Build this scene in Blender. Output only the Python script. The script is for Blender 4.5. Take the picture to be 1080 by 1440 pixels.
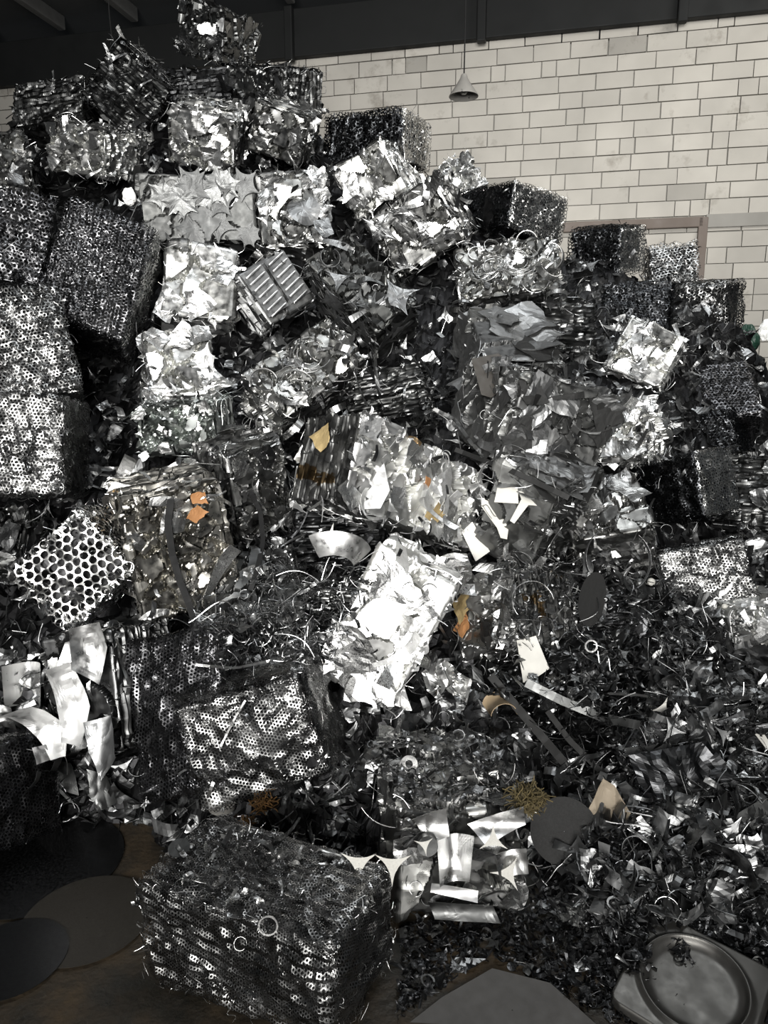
import bpy, math, random, json
import numpy as np
from mathutils import Vector, Matrix, Quaternion

# ---------------------------------------------------------------- camera, light, exposure
SC = bpy.context.scene
for o in list(bpy.data.objects): bpy.data.objects.remove(o)
COL = SC.collection
F_PX, CX, CY = 1040.0, 540.0, 720.0
PITCH, CAM_H = math.radians(11), 1.6
cam_data = bpy.data.cameras.new('camera')
cam_data.sensor_fit = 'VERTICAL'; cam_data.sensor_height = 24.0
cam_data.lens = F_PX / 1440.0 * 24.0
cam_data.clip_start = 0.05
cam = bpy.data.objects.new('camera', cam_data); COL.objects.link(cam)
cam.location = (0, 0, CAM_H); cam.rotation_euler = (math.pi/2 - PITCH, 0, 0)
SC.camera = cam
SC.view_settings.view_transform = 'Standard'; SC.view_settings.look = 'None'
SC.view_settings.gamma = 1.0; SC.view_settings.use_curve_mapping = False
SC.view_settings.exposure = 0.0
SC.cycles.max_bounces = 6; SC.cycles.diffuse_bounces = 3; SC.cycles.glossy_bounces = 4
SC.cycles.sample_clamp_indirect = 4.0

w = bpy.data.worlds.new('world'); SC.world = w; w.use_nodes = True
w.node_tree.nodes['Background'].inputs[0].default_value = (0.80, 0.88, 0.95, 1)
w.node_tree.nodes['Background'].inputs[1].default_value = 0.05

def area(name, loc, aim, sx, sy, power, col, spread=180):
    d = bpy.data.lights.new(name, 'AREA'); d.shape = 'RECTANGLE'; d.size = sx; d.size_y = sy
    d.energy = power; d.color = col; d.spread = math.radians(spread)
    o = bpy.data.objects.new(name, d); COL.objects.link(o); o.location = loc
    o.rotation_euler = (Vector(aim) - Vector(loc)).to_track_quat('-Z', 'Y').to_euler()
    return o
# daylight through the big hall door behind the camera, and through roof lights over the heap
area('door_daylight', (-0.8, -4.2, 3.0), (0.0, 4.0, 2.75), 4.4, 3.0, 290, (1.0, 0.985, 0.96), 72)
area('roof_light_daylight', (1.0, 3.2, 5.7), (0.4, 4.2, 1.0), 2.6, 1.2, 70, (0.95, 0.98, 1.0), 150)
area('roof_light_daylight', (4.3, 5.4, 5.6), (1.5, 9.4, 2.5), 2.5, 1.0, 84, (1.0, 0.98, 0.94), 140)
def narrow_spot(name, loc, aim, deg, power, blend=.7):                   # narrow spots added to brighten the white bales and left sheets
    d = bpy.data.lights.new(name, 'SPOT'); d.energy = power; d.spot_size = math.radians(deg); d.spot_blend = blend; d.shadow_soft_size = .12; d.color = (1, .985, .96)
    o = bpy.data.objects.new(name, d); COL.objects.link(o); o.location = loc; o.rotation_euler = (Vector(aim) - Vector(loc)).to_track_quat('-Z', 'Y').to_euler(); return o
narrow_spot('bale_spot', (-1.2, -3.6, 2.6), (.10, 2.8, .93), 13.5, 1150)
narrow_spot('bale_spot', (-1.2, -3.6, 2.6), (-1.12, 2.4, .70), 7.5, 1300)

def ray(px, py):
    u = (CY - py)/F_PX; v = (px - CX)/F_PX
    d = Vector((v, math.cos(PITCH) + u*math.sin(PITCH), -math.sin(PITCH) + u*math.cos(PITCH)))
    return Vector((0, 0, CAM_H)), d
def at(px, py, s):
    o, d = ray(px, py); return o + d*s

# ---------------------------------------------------------------- tools
RNG = np.random.default_rng(7)
random.seed(7)

def vnoise(P, seed=0):
    """smooth value noise in [-1,1]; P is (n,3)"""
    P = np.asarray(P, float); i = np.floor(P).astype(np.int64); f = P - i
    f = f*f*(3 - 2*f)
    def h(ix, iy, iz):
        n = (ix*374761393 + iy*668265263 + iz*2147483647*3 + seed*1274126177) & 0xffffffff
        n = ((n ^ (n >> 13))*1274126177) & 0xffffffff
        n = ((n ^ (n >> 16))*2246822519) & 0xffffffff
        return ((n ^ (n >> 15)) & 0xffff)/32767.5 - 1
    x, y, z = i[:, 0], i[:, 1], i[:, 2]; fx, fy, fz = f[:, 0], f[:, 1], f[:, 2]
    c = 0
    for dx in (0, 1):
        for dy in (0, 1):
            for dz in (0, 1):
                wt = (fx if dx else 1-fx)*(fy if dy else 1-fy)*(fz if dz else 1-fz)
                c = c + wt*h(x+dx, y+dy, z+dz)
    return c
def ridge(P, seed=0): return 1 - 2*np.abs(vnoise(P, seed))

def mesh_from(name, V, Q, T=None, tint=None, smooth=False):
    """V (n,3); Q (m,4) quads; T (k,3) tris; tint (n,3) surface colours"""
    V = np.asarray(V, np.float32); Q = np.asarray(Q, np.int32).reshape(-1, 4)
    T = np.zeros((0, 3), np.int32) if T is None else np.asarray(T, np.int32).reshape(-1, 3)
    me = bpy.data.meshes.new(name)
    me.vertices.add(len(V)); me.vertices.foreach_set('co', V.ravel())
    nl = Q.size + T.size
    me.loops.add(nl); me.loops.foreach_set('vertex_index', np.concatenate([Q.ravel(), T.ravel()]))
    me.polygons.add(len(Q) + len(T))
    st = np.concatenate([np.arange(len(Q))*4, Q.size + np.arange(len(T))*3]).astype(np.int32)
    me.polygons.foreach_set('loop_start', st)
    if smooth: me.polygons.foreach_set('use_smooth', np.ones(len(Q)+len(T), bool))
    else: me.polygons.foreach_set('use_smooth', np.zeros(len(Q)+len(T), bool))
    if tint is not None:
        a = me.color_attributes.new('tint', 'FLOAT_COLOR', 'POINT')
        c = np.ones((len(V), 4), np.float32); c[:, :3] = tint
        a.data.foreach_set('color', c.ravel())
    me.update(); return me
def link(name, me, parent=None, mat=None, kind=None):
    o = bpy.data.objects.new(name, me); COL.objects.link(o)
    if mat is not None:
        if not me.materials: me.materials.append(mat)
        elif me.materials[0] != mat:
            o.material_slots[0].link = 'OBJECT'; o.material_slots[0].material = mat
    if parent is not None: o.parent = parent
    if kind: o['kind'] = kind
    return o
def tag(o, label, cat, group=None, kind=None):
    o['label'] = label; o['category'] = cat
    if group: o['group'] = group
    if kind: o['kind'] = kind
    return o
def empty(name, loc, rot=None):
    o = bpy.data.objects.new(name, None); COL.objects.link(o); o.location = loc
    o.empty_display_size = .1
    if rot is not None: o.rotation_mode = 'QUATERNION'; o.rotation_quaternion = rot
    return o

class Soup:
    """collects pieces into ONE mesh"""
    def __init__(s): s.V = []; s.Q = []; s.T = []; s.C = []; s.n = 0
    def add(s, V, Q, T=None, col=(1, 1, 1)):
        V = np.asarray(V, float); s.V.append(V); s.Q.append(np.asarray(Q, int).reshape(-1, 4) + s.n)
        if T is not None and len(T): s.T.append(np.asarray(T, int).reshape(-1, 3) + s.n)
        c = np.empty((len(V), 3)); c[:] = col; s.C.append(c); s.n += len(V)
    def mesh(s, name, smooth=False):
        T = np.concatenate(s.T) if s.T else None
        return mesh_from(name, np.concatenate(s.V), np.concatenate(s.Q), T, np.concatenate(s.C), smooth)

def grid_quads(nu, nv, wrap=False, off=0):
    i = np.arange(nu-1)[:, None]; j = np.arange(nv if wrap else nv-1)[None, :]; j2 = (j+1) % nv
    return (np.stack([i*nv+j, (i+1)*nv+j, (i+1)*nv+j2, i*nv+j2], -1).reshape(-1, 4)) + off
def tube(pts, r, sides=4, flat=1.0):
    pts = np.asarray(pts, float); n = len(pts)
    t = np.gradient(pts, axis=0); t /= np.linalg.norm(t, axis=1)[:, None] + 1e-9
    ref = np.array([0.31, 0.17, 0.93]); a = np.cross(t, ref); a /= np.linalg.norm(a, axis=1)[:, None] + 1e-9
    b = np.cross(t, a); th = np.arange(sides)*2*math.pi/sides
    V = pts[:, None] + r*(np.cos(th)[None, :, None]*a[:, None] + flat*np.sin(th)[None, :, None]*b[:, None])
    return V.reshape(-1, 3), grid_quads(n, sides, wrap=True)

# ---------------------------------------------------------------- materials
def metal(name, base, rough, var=.12, metallic=1.0, bump=.12, scale=30, use_tint=True, bdist=.002):
    m = bpy.data.materials.new(name); m.use_nodes = True; nt = m.node_tree; N = nt.nodes; Lk = nt.links
    b = N['Principled BSDF']; b.inputs['Metallic'].default_value = metallic
    tc = N.new('ShaderNodeTexCoord')
    nz = N.new('ShaderNodeTexNoise'); nz.inputs['Scale'].default_value = scale; nz.inputs['Detail'].default_value = 5
    Lk.new(tc.outputs['Object'], nz.inputs['Vector'])
    mr = N.new('ShaderNodeMapRange'); mr.inputs[1].default_value = .3; mr.inputs[2].default_value = .7
    mr.inputs[3].default_value = max(.08, rough-var); mr.inputs[4].default_value = min(1, rough+var)
    Lk.new(nz.outputs[0], mr.inputs[0]); Lk.new(mr.outputs[0], b.inputs['Roughness'])
    mx = N.new('ShaderNodeMix'); mx.data_type = 'RGBA'; mx.blend_type = 'MULTIPLY'; mx.inputs[0].default_value = 1
    cr = N.new('ShaderNodeValToRGB'); cr.color_ramp.elements[0].position = .3; cr.color_ramp.elements[1].position = .7
    cr.color_ramp.elements[0].color = tuple(c*.84 for c in base) + (1,); cr.color_ramp.elements[1].color = tuple(base) + (1,)
    nz2 = N.new('ShaderNodeTexNoise'); nz2.inputs['Scale'].default_value = scale*.35; nz2.inputs['Detail'].default_value = 3
    Lk.new(tc.outputs['Object'], nz2.inputs['Vector']); Lk.new(nz2.outputs[0], cr.inputs[0])
    Lk.new(cr.outputs[0], mx.inputs[6])
    if use_tint:
        at_ = N.new('ShaderNodeAttribute'); at_.attribute_name = 'tint'; Lk.new(at_.outputs['Color'], mx.inputs[7])
    else: mx.inputs[7].default_value = (1, 1, 1, 1)
    Lk.new(mx.outputs[2], b.inputs['Base Color'])
    if bump:
        bp = N.new('ShaderNodeBump'); bp.inputs['Strength'].default_value = bump; bp.inputs['Distance'].default_value = bdist
        Lk.new(nz.outputs[0], bp.inputs['Height']); Lk.new(bp.outputs[0], b.inputs['Normal'])
    return m
M = {
 'white': metal('steel_lit_white', (.95, .95, .94), .48, bump=.1),  # whiteness of strongly lit bales put into the base colour
 'bright': metal('steel_lit', (.80, .80, .79), .34),  # lit look of the bright bales put into the base colour
 'light': metal('steel_light', (.60, .60, .59), .34),
 'mid': metal('steel_mid', (.36, .36, .353), .36),
 'warm': metal('steel_oiled_warm', (.40, .388, .36), .34),
 'green': metal('steel_greenish', (.50, .525, .51), .36),
 'greym': metal('sheet_grey', (.27, .273, .273), .45),
 'greyd': metal('sheet_grey_dark', (.13, .132, .13), .45),
 'dark': metal('steel_dark', (.17, .172, .172), .36),
 'black': metal('steel_blackened', (.06, .061, .063), .40),
 'matte': metal('dull_grey_sheet', (.24, .242, .24), .5, var=.14),
 'starm': metal('stamping_sheet_grey', (.15, .152, .15), .6, metallic=.7),
 'matted': metal('dull_dark_sheet', (.020, .020, .0195), .7, metallic=0),
 'rust': metal('rusted_sheet', (.34, .16, .06), .75, metallic=.1),
 'ochre': metal('stained_sheet', (.36, .27, .13), .6, metallic=.4),
 'meshd': metal('mesh_dark', (.135, .135, .14), .33),  # dark base carries the shade of the dim mesh bales
 'meshm': metal('mesh_grey', (.30, .30, .295), .33),
 'meshb': metal('mesh_lit', (.85, .85, .83), .30),  # pale base carries the light on bright mesh sides
 'meshk': metal('mesh_black', (.05, .052, .055), .33),
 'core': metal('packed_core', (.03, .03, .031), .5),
 'rubber': metal('black_strap', (.014, .014, .014), .75, metallic=0),
 'cream': metal('painted_cream', (.50, .49, .45), .55, metallic=0),
 'fibre': metal('dry_fibre', (.095, .072, .028), .8, metallic=0),
 'orange': metal('orange_fibre', (.26, .14, .05), .8, metallic=0),
 'concrete': metal('concrete', (.30, .29, .265), .85, metallic=0, scale=8),
 'darksteel': metal('painted_dark_steel', (.014, .0148, .0148), .6, metallic=0, scale=4, bump=.1),
}

for k_ in ('rubber', 'matted', 'darksteel'): M[k_].node_tree.nodes['Principled BSDF'].inputs['Specular IOR Level'].default_value = .18

# ---------------------------------------------------------------- sheet pieces (shapes reused by every bale)
def sheet(P2, nu, nv, wrap, bend, twist, crumple, seed, thick=.02, smooth=True):
    """P2 (nu*nv,2) grid in unit size -> bent sheet with a thickness; returns V,Q"""
    x, y = P2[:, 0], P2[:, 1]
    z = bend[0]*x*x + bend[1]*y*y + bend[2]*x*y*2 + twist*np.sin(x*3+seed)*.3
    p3 = np.stack([x*2.2, y*2.2, np.full_like(x, seed*1.7)], 1)
    z = z + crumple*(vnoise(p3, seed)*.5 + .35*np.abs(vnoise(p3*2.1, seed+3)))
    A = np.stack([x, y, z], 1); B = A + np.array([0, 0, -thick])
    n = nu*nv; Q1 = grid_quads(nu, nv, wrap); Q2 = Q1[:, ::-1] + n
    rim = []
    for i in ((0, nu-1)):
        for j in range(nv if wrap else nv-1):
            j2 = (j+1) % nv; a, b = i*nv+j, i*nv+j2
            rim.append([a, b, b+n, a+n] if i else [b, a, a+n, b+n])
    if not wrap:
        for j in (0, nv-1):
            for i in range(nu-1):
                a, b = i*nv+j, (i+1)*nv+j; rim.append([b, a, a+n, b+n] if j else [a, b, b+n, a+n])
    return np.concatenate([A, B]), np.concatenate([Q1, Q2, np.array(rim)])
def polar(rout, rin, nr, na):
    th = np.linspace(0, 2*math.pi, na, endpoint=False); ro = rout(th); ri = rin*np.ones_like(th)
    t = np.linspace(0, 1, nr)[:, None]; r = ri[None]*(1-t) + ro[None]*t
    return np.stack([r*np.cos(th), r*np.sin(th)], -1).reshape(-1, 2)
def star(k, depth, power=1.0):
    D = {3: 1.85, 4: 1.5, 5: 1.35, 6: 1.22, 8: 1.12}[k]; rho = math.sqrt(D*D + 1 - 2*D*math.cos(math.pi/k))
    def f(th):                                                     # points joined by hollow arcs, as left over between punched discs
        ph = (((th*k/(2*math.pi)) % 1.0) - .5)*2*math.pi/k
        return np.maximum(D*np.cos(ph) - np.sqrt(np.maximum(rho**2 - (D*np.sin(ph))**2, 0)), .1)
    return f
LIB = {}
def lib_add(kind, V, Q): LIB.setdefault(kind, []).append((V, Q))
rr = np.random.default_rng(3)
for s in range(8):
    bnd = rr.normal(0, .10, 3)
    k = [3, 3, 4, 3, 3, 4, 3, 3][s]
    lib_add('three_point_offcut', *sheet(polar(star(k, .74, 1.05), .01, 6, 12*k), 6, 12*k, True, bnd, 0, .07, s))
for s in range(5):
    k = [6, 8, 6, 5, 8][s]
    lib_add('star_offcut', *sheet(polar(star(k, .5, 1.3), .01, 6, 6*k), 6, 6*k, True, rr.normal(0, .06, 3), 0, .07, s+20))
for s in range(14):
    a = rr.uniform(.6, 1, 4); ang = np.cumsum(rr.uniform(.6, 1.4, 4)); ang = ang/ang[-1]*2*math.pi
    cs = np.stack([a*np.cos(ang), a*np.sin(ang)], 1)
    n = 9; u, v = np.meshgrid(np.linspace(0, 1, n), np.linspace(0, 1, n), indexing='ij'); u = u[..., None]; v = v[..., None]
    P = ((1-u)*(1-v)*cs[0] + u*(1-v)*cs[1] + u*v*cs[2] + (1-u)*v*cs[3]).reshape(-1, 2)
    P = P + .09*np.stack([vnoise(np.c_[P*3, np.zeros(len(P))], s), vnoise(np.c_[P*3, np.ones(len(P))*5], s)], 1)
    lib_add('plate_offcut', *sheet(P, n, n, False, rr.normal(0, .09, 3), 0, .12, s+40))
for s in range(12):
    wd = rr.uniform(.07, .2); nl = 16; x = np.linspace(-1, 1, nl); c = rr.normal(0, .35); w2 = rr.uniform(.5, 1.2)
    P = np.stack([np.repeat(x, 3), np.repeat(c*x*x, 3) + np.tile([-wd, 0, wd], nl)*(np.repeat(1+.4*np.sin(x*2*w2+s), 3))], 1)
    V, Q = sheet(P, nl, 3, False, (rr.normal(0, .3), 0, rr.normal(0, .15)), rr.normal(0, .4), .08, s+60)
    lib_add('strip_offcut', V, Q)
for s in range(6):
    nl = 22; t = np.linspace(0, rr.uniform(2.5, 5.9), nl); wd = rr.uniform(.1, .25)
    zz = rr.uniform(.0, .12)*t
    A = np.stack([np.cos(t)*(1-.04*t), np.sin(t)*(1-.04*t), zz], 1)
    V = np.concatenate([np.stack([A + [0, 0, -wd], A + [0, 0, wd]], 1).reshape(-1, 3), np.stack([A*[.95, .95, 1] + [0, 0, -wd], A*[.95, .95, 1] + [0, 0, wd]], 1).reshape(-1, 3)])
    q = grid_quads(nl, 2); n = nl*2
    rim = [[2*i, 2*i+2, 2*i+2+n, 2*i+n] for i in range(nl-1)] + [[2*i+3, 2*i+1, 2*i+1+n, 2*i+3+n] for i in range(nl-1)]
    lib_add('curl_offcut', V, np.concatenate([q, q[:, ::-1]+n, np.array(rim)]))
for s in range(4):
    lib_add('ring_offcut', *sheet(polar(lambda th: 1+0*th, rr.uniform(.62, .86), 2, 26), 2, 26, True, rr.normal(0, .12, 3), 0, .12, s+80, thick=.06))
    lib_add('disc_offcut', *sheet(polar(lambda th: 1+0*th, .01, 5, 26), 5, 26, True, rr.normal(0, .1, 3), 0, .1, s+90))
for s in range(8):
    n = 14; t = np.linspace(0, 1, n); k = rr.normal(0, 1.6, 3)
    P = np.stack([2*t-1, .5*np.sin(k[0]*t*2), .4*np.sin(k[1]*t*2.5+k[2])], 1)
    lib_add('wire_offcut', *tube(P, .022, 4))
KINDS = {k: len(v) for k, v in LIB.items()}
_mc = {}
def lib_mesh(kind, i, matkey):
    i %= KINDS[kind]; key = (kind, i, matkey)
    if key not in _mc:
        V, Q = LIB[kind][i]
        me = mesh_from(kind, V, Q, None, np.ones((len(V), 3)), smooth=False)
        me.materials.append(M[matkey]); _mc[key] = me
    return _mc[key]
def basis(n, ang):
    n = Vector(n).normalized(); a = n.cross(Vector((0.3, .2, .9))).normalized(); b = n.cross(a)
    x = a*math.cos(ang) + b*math.sin(ang); y = n.cross(x)
    return Matrix((x, y, n)).transposed()
def soup_piece(sp, kind, i, loc, n, ang, size, col=(1, 1, 1)):
    V, Q = LIB[kind][i % KINDS[kind]]; R = np.array(basis(n, ang))
    sp.add((V*size) @ R.T + np.array(loc), Q, None, col)
def obj_piece(kind, i, matkey, loc, n, ang, size, parent=None, name=None):
    o = link(name or kind, lib_mesh(kind, i, matkey), parent)
    m = basis(n, ang).to_4x4(); o.rotation_mode = 'QUATERNION'; o.rotation_quaternion = m.to_quaternion()
    o.location = loc; o.scale = (size,)*3 if np.isscalar(size) else size
    return o

# ---------------------------------------------------------------- bales
FACES = {'F': (0, -1, 2, 1, -1), 'K': (0, 1, 2, 1, 1), 'L': (1, -1, 2, 0, -1), 'R': (1, 1, 2, 0, 1), 'T': (0, 1, 1, 2, 1), 'B': (0, 1, 1, 2, -1)}
def face_pt(face, u, v, h):
    """u,v in metres on the face (may run past the edge); returns flat box points"""
    au, _, av, an, sg = FACES[face]; P = np.zeros((len(u), 3))
    P[:, au] = u; P[:, av] = v; P[:, an] = sg*h[an]; return P
def roundbox(P, h, r):
    q = np.clip(P, -(h-r), h-r); d = P - q; L = np.linalg.norm(d, axis=1)[:, None] + 1e-9
    n = d/L; return q + n*r, n

def pressed_body(dims, tone, seed, lam='', K=90, step=.018, tilt=.22, crum=.006, res=.0075, rust=0.0, aniso=1.6, zlam=False, edge=1.0, cgap=.028):
    rg = np.random.default_rng(seed); h = np.array(dims)/2; r = .022
    S = rg.uniform(-1, 1, (K, 3)); ax = rg.integers(0, 3, K)
    S[np.arange(K), ax] = np.sign(S[np.arange(K), ax]); S *= h
    o = rg.uniform(-step, step*.25, K); tl = rg.normal(0, tilt, (K, 3))
    dr = rg.normal(0, 1, (K, 3)); dr /= np.linalg.norm(dr, axis=1)[:, None]; stf = rg.uniform(.0, aniso, K)
    g = rg.uniform(.55, 1.1, K); tint = np.stack([g, g, g*rg.uniform(.97, 1.0, K)], 1)
    ru = rg.uniform(0, 1, K) < rust; tint[ru] = tint[ru]*np.array([.62, .44, .25])
    sp = Soup()
    for fc in FACES:
        au, _, av, an, sg = FACES[fc]
        rs = res if fc not in 'KB' else res*3
        nu = max(6, int(2*h[au]/rs)); nv = max(6, int(2*h[av]/rs))
        U, Vv = np.meshgrid(np.linspace(-h[au], h[au], nu), np.linspace(-h[av], h[av], nv), indexing='ij')
        P, n = roundbox(face_pt(fc, U.ravel(), Vv.ravel(), h), h, r)
        Wp = P + .022*np.stack([vnoise(P*14, seed), vnoise(P*14+9, seed+1), vnoise(P*14+19, seed+2)], 1) \
               + .007*np.stack([vnoise(P*50, seed+5), vnoise(P*50+9, seed+6), vnoise(P*50+19, seed+7)], 1)
        d1 = np.full(len(P), 9.); d2 = d1.copy(); ix = np.zeros(len(P), int)
        for k in range(K):
            D = Wp - S[k]; along = D @ dr[k]; d = np.sqrt(np.maximum((D*D).sum(1) - along**2*(1-1/(1+stf[k])**2), 0))
            m = d < d1; d2 = np.where(m, d1, np.minimum(d2, d)); ix = np.where(m, k, ix); d1 = np.where(m, d, d1)
        disp = o[ix] + np.clip(((P - S[ix])*tl[ix]).sum(1), -.03, .03)
        gap = np.clip(1 - (d2-d1)/.0075, 0, 1); disp = disp - gap*cgap
        disp += crum*(ridge(P*7, seed+11)*.7 + vnoise(P*13+3, seed+12)*.5 + ridge(P*24, seed+13)*.16)
        C = tint[ix].copy()
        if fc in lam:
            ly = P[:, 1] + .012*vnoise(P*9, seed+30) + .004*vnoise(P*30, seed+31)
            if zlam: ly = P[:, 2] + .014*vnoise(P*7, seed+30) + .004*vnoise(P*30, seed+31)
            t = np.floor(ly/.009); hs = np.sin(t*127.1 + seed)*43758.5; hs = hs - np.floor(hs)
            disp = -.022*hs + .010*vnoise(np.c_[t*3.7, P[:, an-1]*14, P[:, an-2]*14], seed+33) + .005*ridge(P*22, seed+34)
            C = C*((.55 + .6*hs)*edge)[:, None]  # layered edges duller, their shade also put into the tint
        s_, c_ = 0, 0
        sp.add(P + n*disp[:, None] + [0, 0, h[2]], grid_quads(nu, nv) if (sg > 0) == (fc in 'RT') else grid_quads(nu, nv)[:, ::-1], None, C)
    return sp.mesh('pressed_body')

def lattice(fc, dims, p, hole, off, rot, seed, amp, sides=6, fold=.0, keep=1.0):
    """sheet of perforated metal pressed on one face: a hexagonal net of round holes"""
    h = np.array(dims)/2; au, _, av, an, sg = FACES[fc]; r = .035 if sides == 6 else .010
    H1, H2 = h[au]+.004, h[av]+.004; Rm = math.hypot(H1, H2)
    nx = int(2*Rm/p)+2; ny = int(2*Rm/(p*.866))+2
    i, j = np.meshgrid(np.arange(nx), np.arange(ny), indexing='ij')
    x = (i - nx/2 + .5*(j % 2))*p; y = (j - ny/2)*p*.866; x, y = x.ravel(), y.ravel()
    c, s = math.cos(rot), math.sin(rot); u, v = c*x - s*y, s*x + c*y
    ok = (np.abs(u) < H1) & (np.abs(v) < H2)
    if keep < 1: ok &= (vnoise(np.stack([u*6, v*6, np.full_like(u, seed)], 1), seed) < keep*2-1)
    u, v = u[ok], v[ok]; n = len(u)
    if n == 0: return None
    ph = math.pi/6 + rot
    if sides == 6:
        ao = ai = np.arange(6)*math.pi/3 + ph; ro = np.full(6, p/math.sqrt(3))
    else:
        ao = ai = np.arange(12)*math.pi/6 + ph; ro = np.where(np.arange(12) % 2 == 0, p/math.sqrt(3), p/2)
    m = len(ao)
    ou = u[:, None] + ro*np.cos(ao); ov = v[:, None] + ro*np.sin(ao)
    ri = p/2*hole*np.ones(m)
    iu = u[:, None] + ri*np.cos(ai); iv = v[:, None] + ri*np.sin(ai)
    U = np.concatenate([ou, iu], 1).ravel(); Vv = np.concatenate([ov, iv], 1).ravel()
    P, nn = roundbox(face_pt(fc, U, Vv, h), h, r)
    W = P + .03*np.stack([vnoise(P*6, seed), vnoise(P*6+7, seed+1), vnoise(P*6+17, seed+2)], 1)
    d = off + amp*(vnoise(P*5+seed, seed)*.9 + ridge(W*10, seed+4)*.5 + ridge(W*24, seed+5)*.22) - amp*.3 
    if fold:
        q = (W[:, au]*math.cos(fold) + W[:, av]*math.sin(fold))*34; q = q-np.floor(q); d += .011*np.abs(q-.5)
    X = P + nn*d[:, None]
    X += (.30 if sides == 6 else .10)*p*np.stack([vnoise(P*40, seed+8), vnoise(P*40+5, seed+9), vnoise(P*40+15, seed+10)], 1)
    b = (np.arange(n)*2*m)[:, None]; k = np.arange(m)[None]; k2 = (k+1) % m
    Q = np.stack([b+k, b+k2, b+m+k2, b+m+k], -1).reshape(-1, 4)
    g = np.repeat(.75 + .3*vnoise(np.stack([u*9, v*9, np.full_like(u, 3.)], 1), seed), 2*m)
    return X + [0, 0, h[2]], Q, np.stack([g, g, g], 1)

def rand_face_points(n, dims, faces, rg, edge=.0):
    h = np.array(dims)/2; out = []
    ar = np.array([h[FACES[f][0]]*h[FACES[f][2]] for f in faces]); ar = ar/ar.sum()
    for k in range(n):
        f = faces[rg.choice(len(faces), p=ar)]; au, _, av, an, sg = FACES[f]
        u, v = rg.uniform(-1, 1, 2)
        if edge and rg.uniform() < edge:
            if rg.uniform() < .5: u = np.sign(u)*rg.uniform(.9, 1.0)
            else: v = np.sign(v)*rg.uniform(.9, 1.0)
        P = np.zeros(3); P[au] = u*h[au]*.97; P[av] = v*h[av]*.97; P[an] = sg*h[an]
        n_ = np.zeros(3); n_[an] = sg; out.append((f, P + [0, 0, h[2]], n_, au, av))
    return out
MIX = {
 'F': [('plate_offcut', .05, .10, .45), ('strip_offcut', .04, .10, .25), ('three_point_offcut', .03, .07, .15), ('curl_offcut', .012, .03, .15)],
 'S': [('three_point_offcut', .07, .13, .6), ('strip_offcut', .07, .14, .25), ('curl_offcut', .03, .06, .15)],
 'L': [('strip_offcut', .05, .16, .7), ('plate_offcut', .04, .08, .2), ('three_point_offcut', .03, .06, .1)],
 'R': [('curl_offcut', .04, .09, .5), ('strip_offcut', .05, .12, .3), ('plate_offcut', .04, .07, .2)],
 'M': [('strip_offcut', .02, .05, 1.)],
}
def pick(mix, rg):
    w_ = np.array([m[3] for m in mix]); m = mix[rg.choice(len(mix), p=w_/w_.sum())]
    return m[0], rg.uniform(m[1], m[2])
OPT = {}
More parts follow.
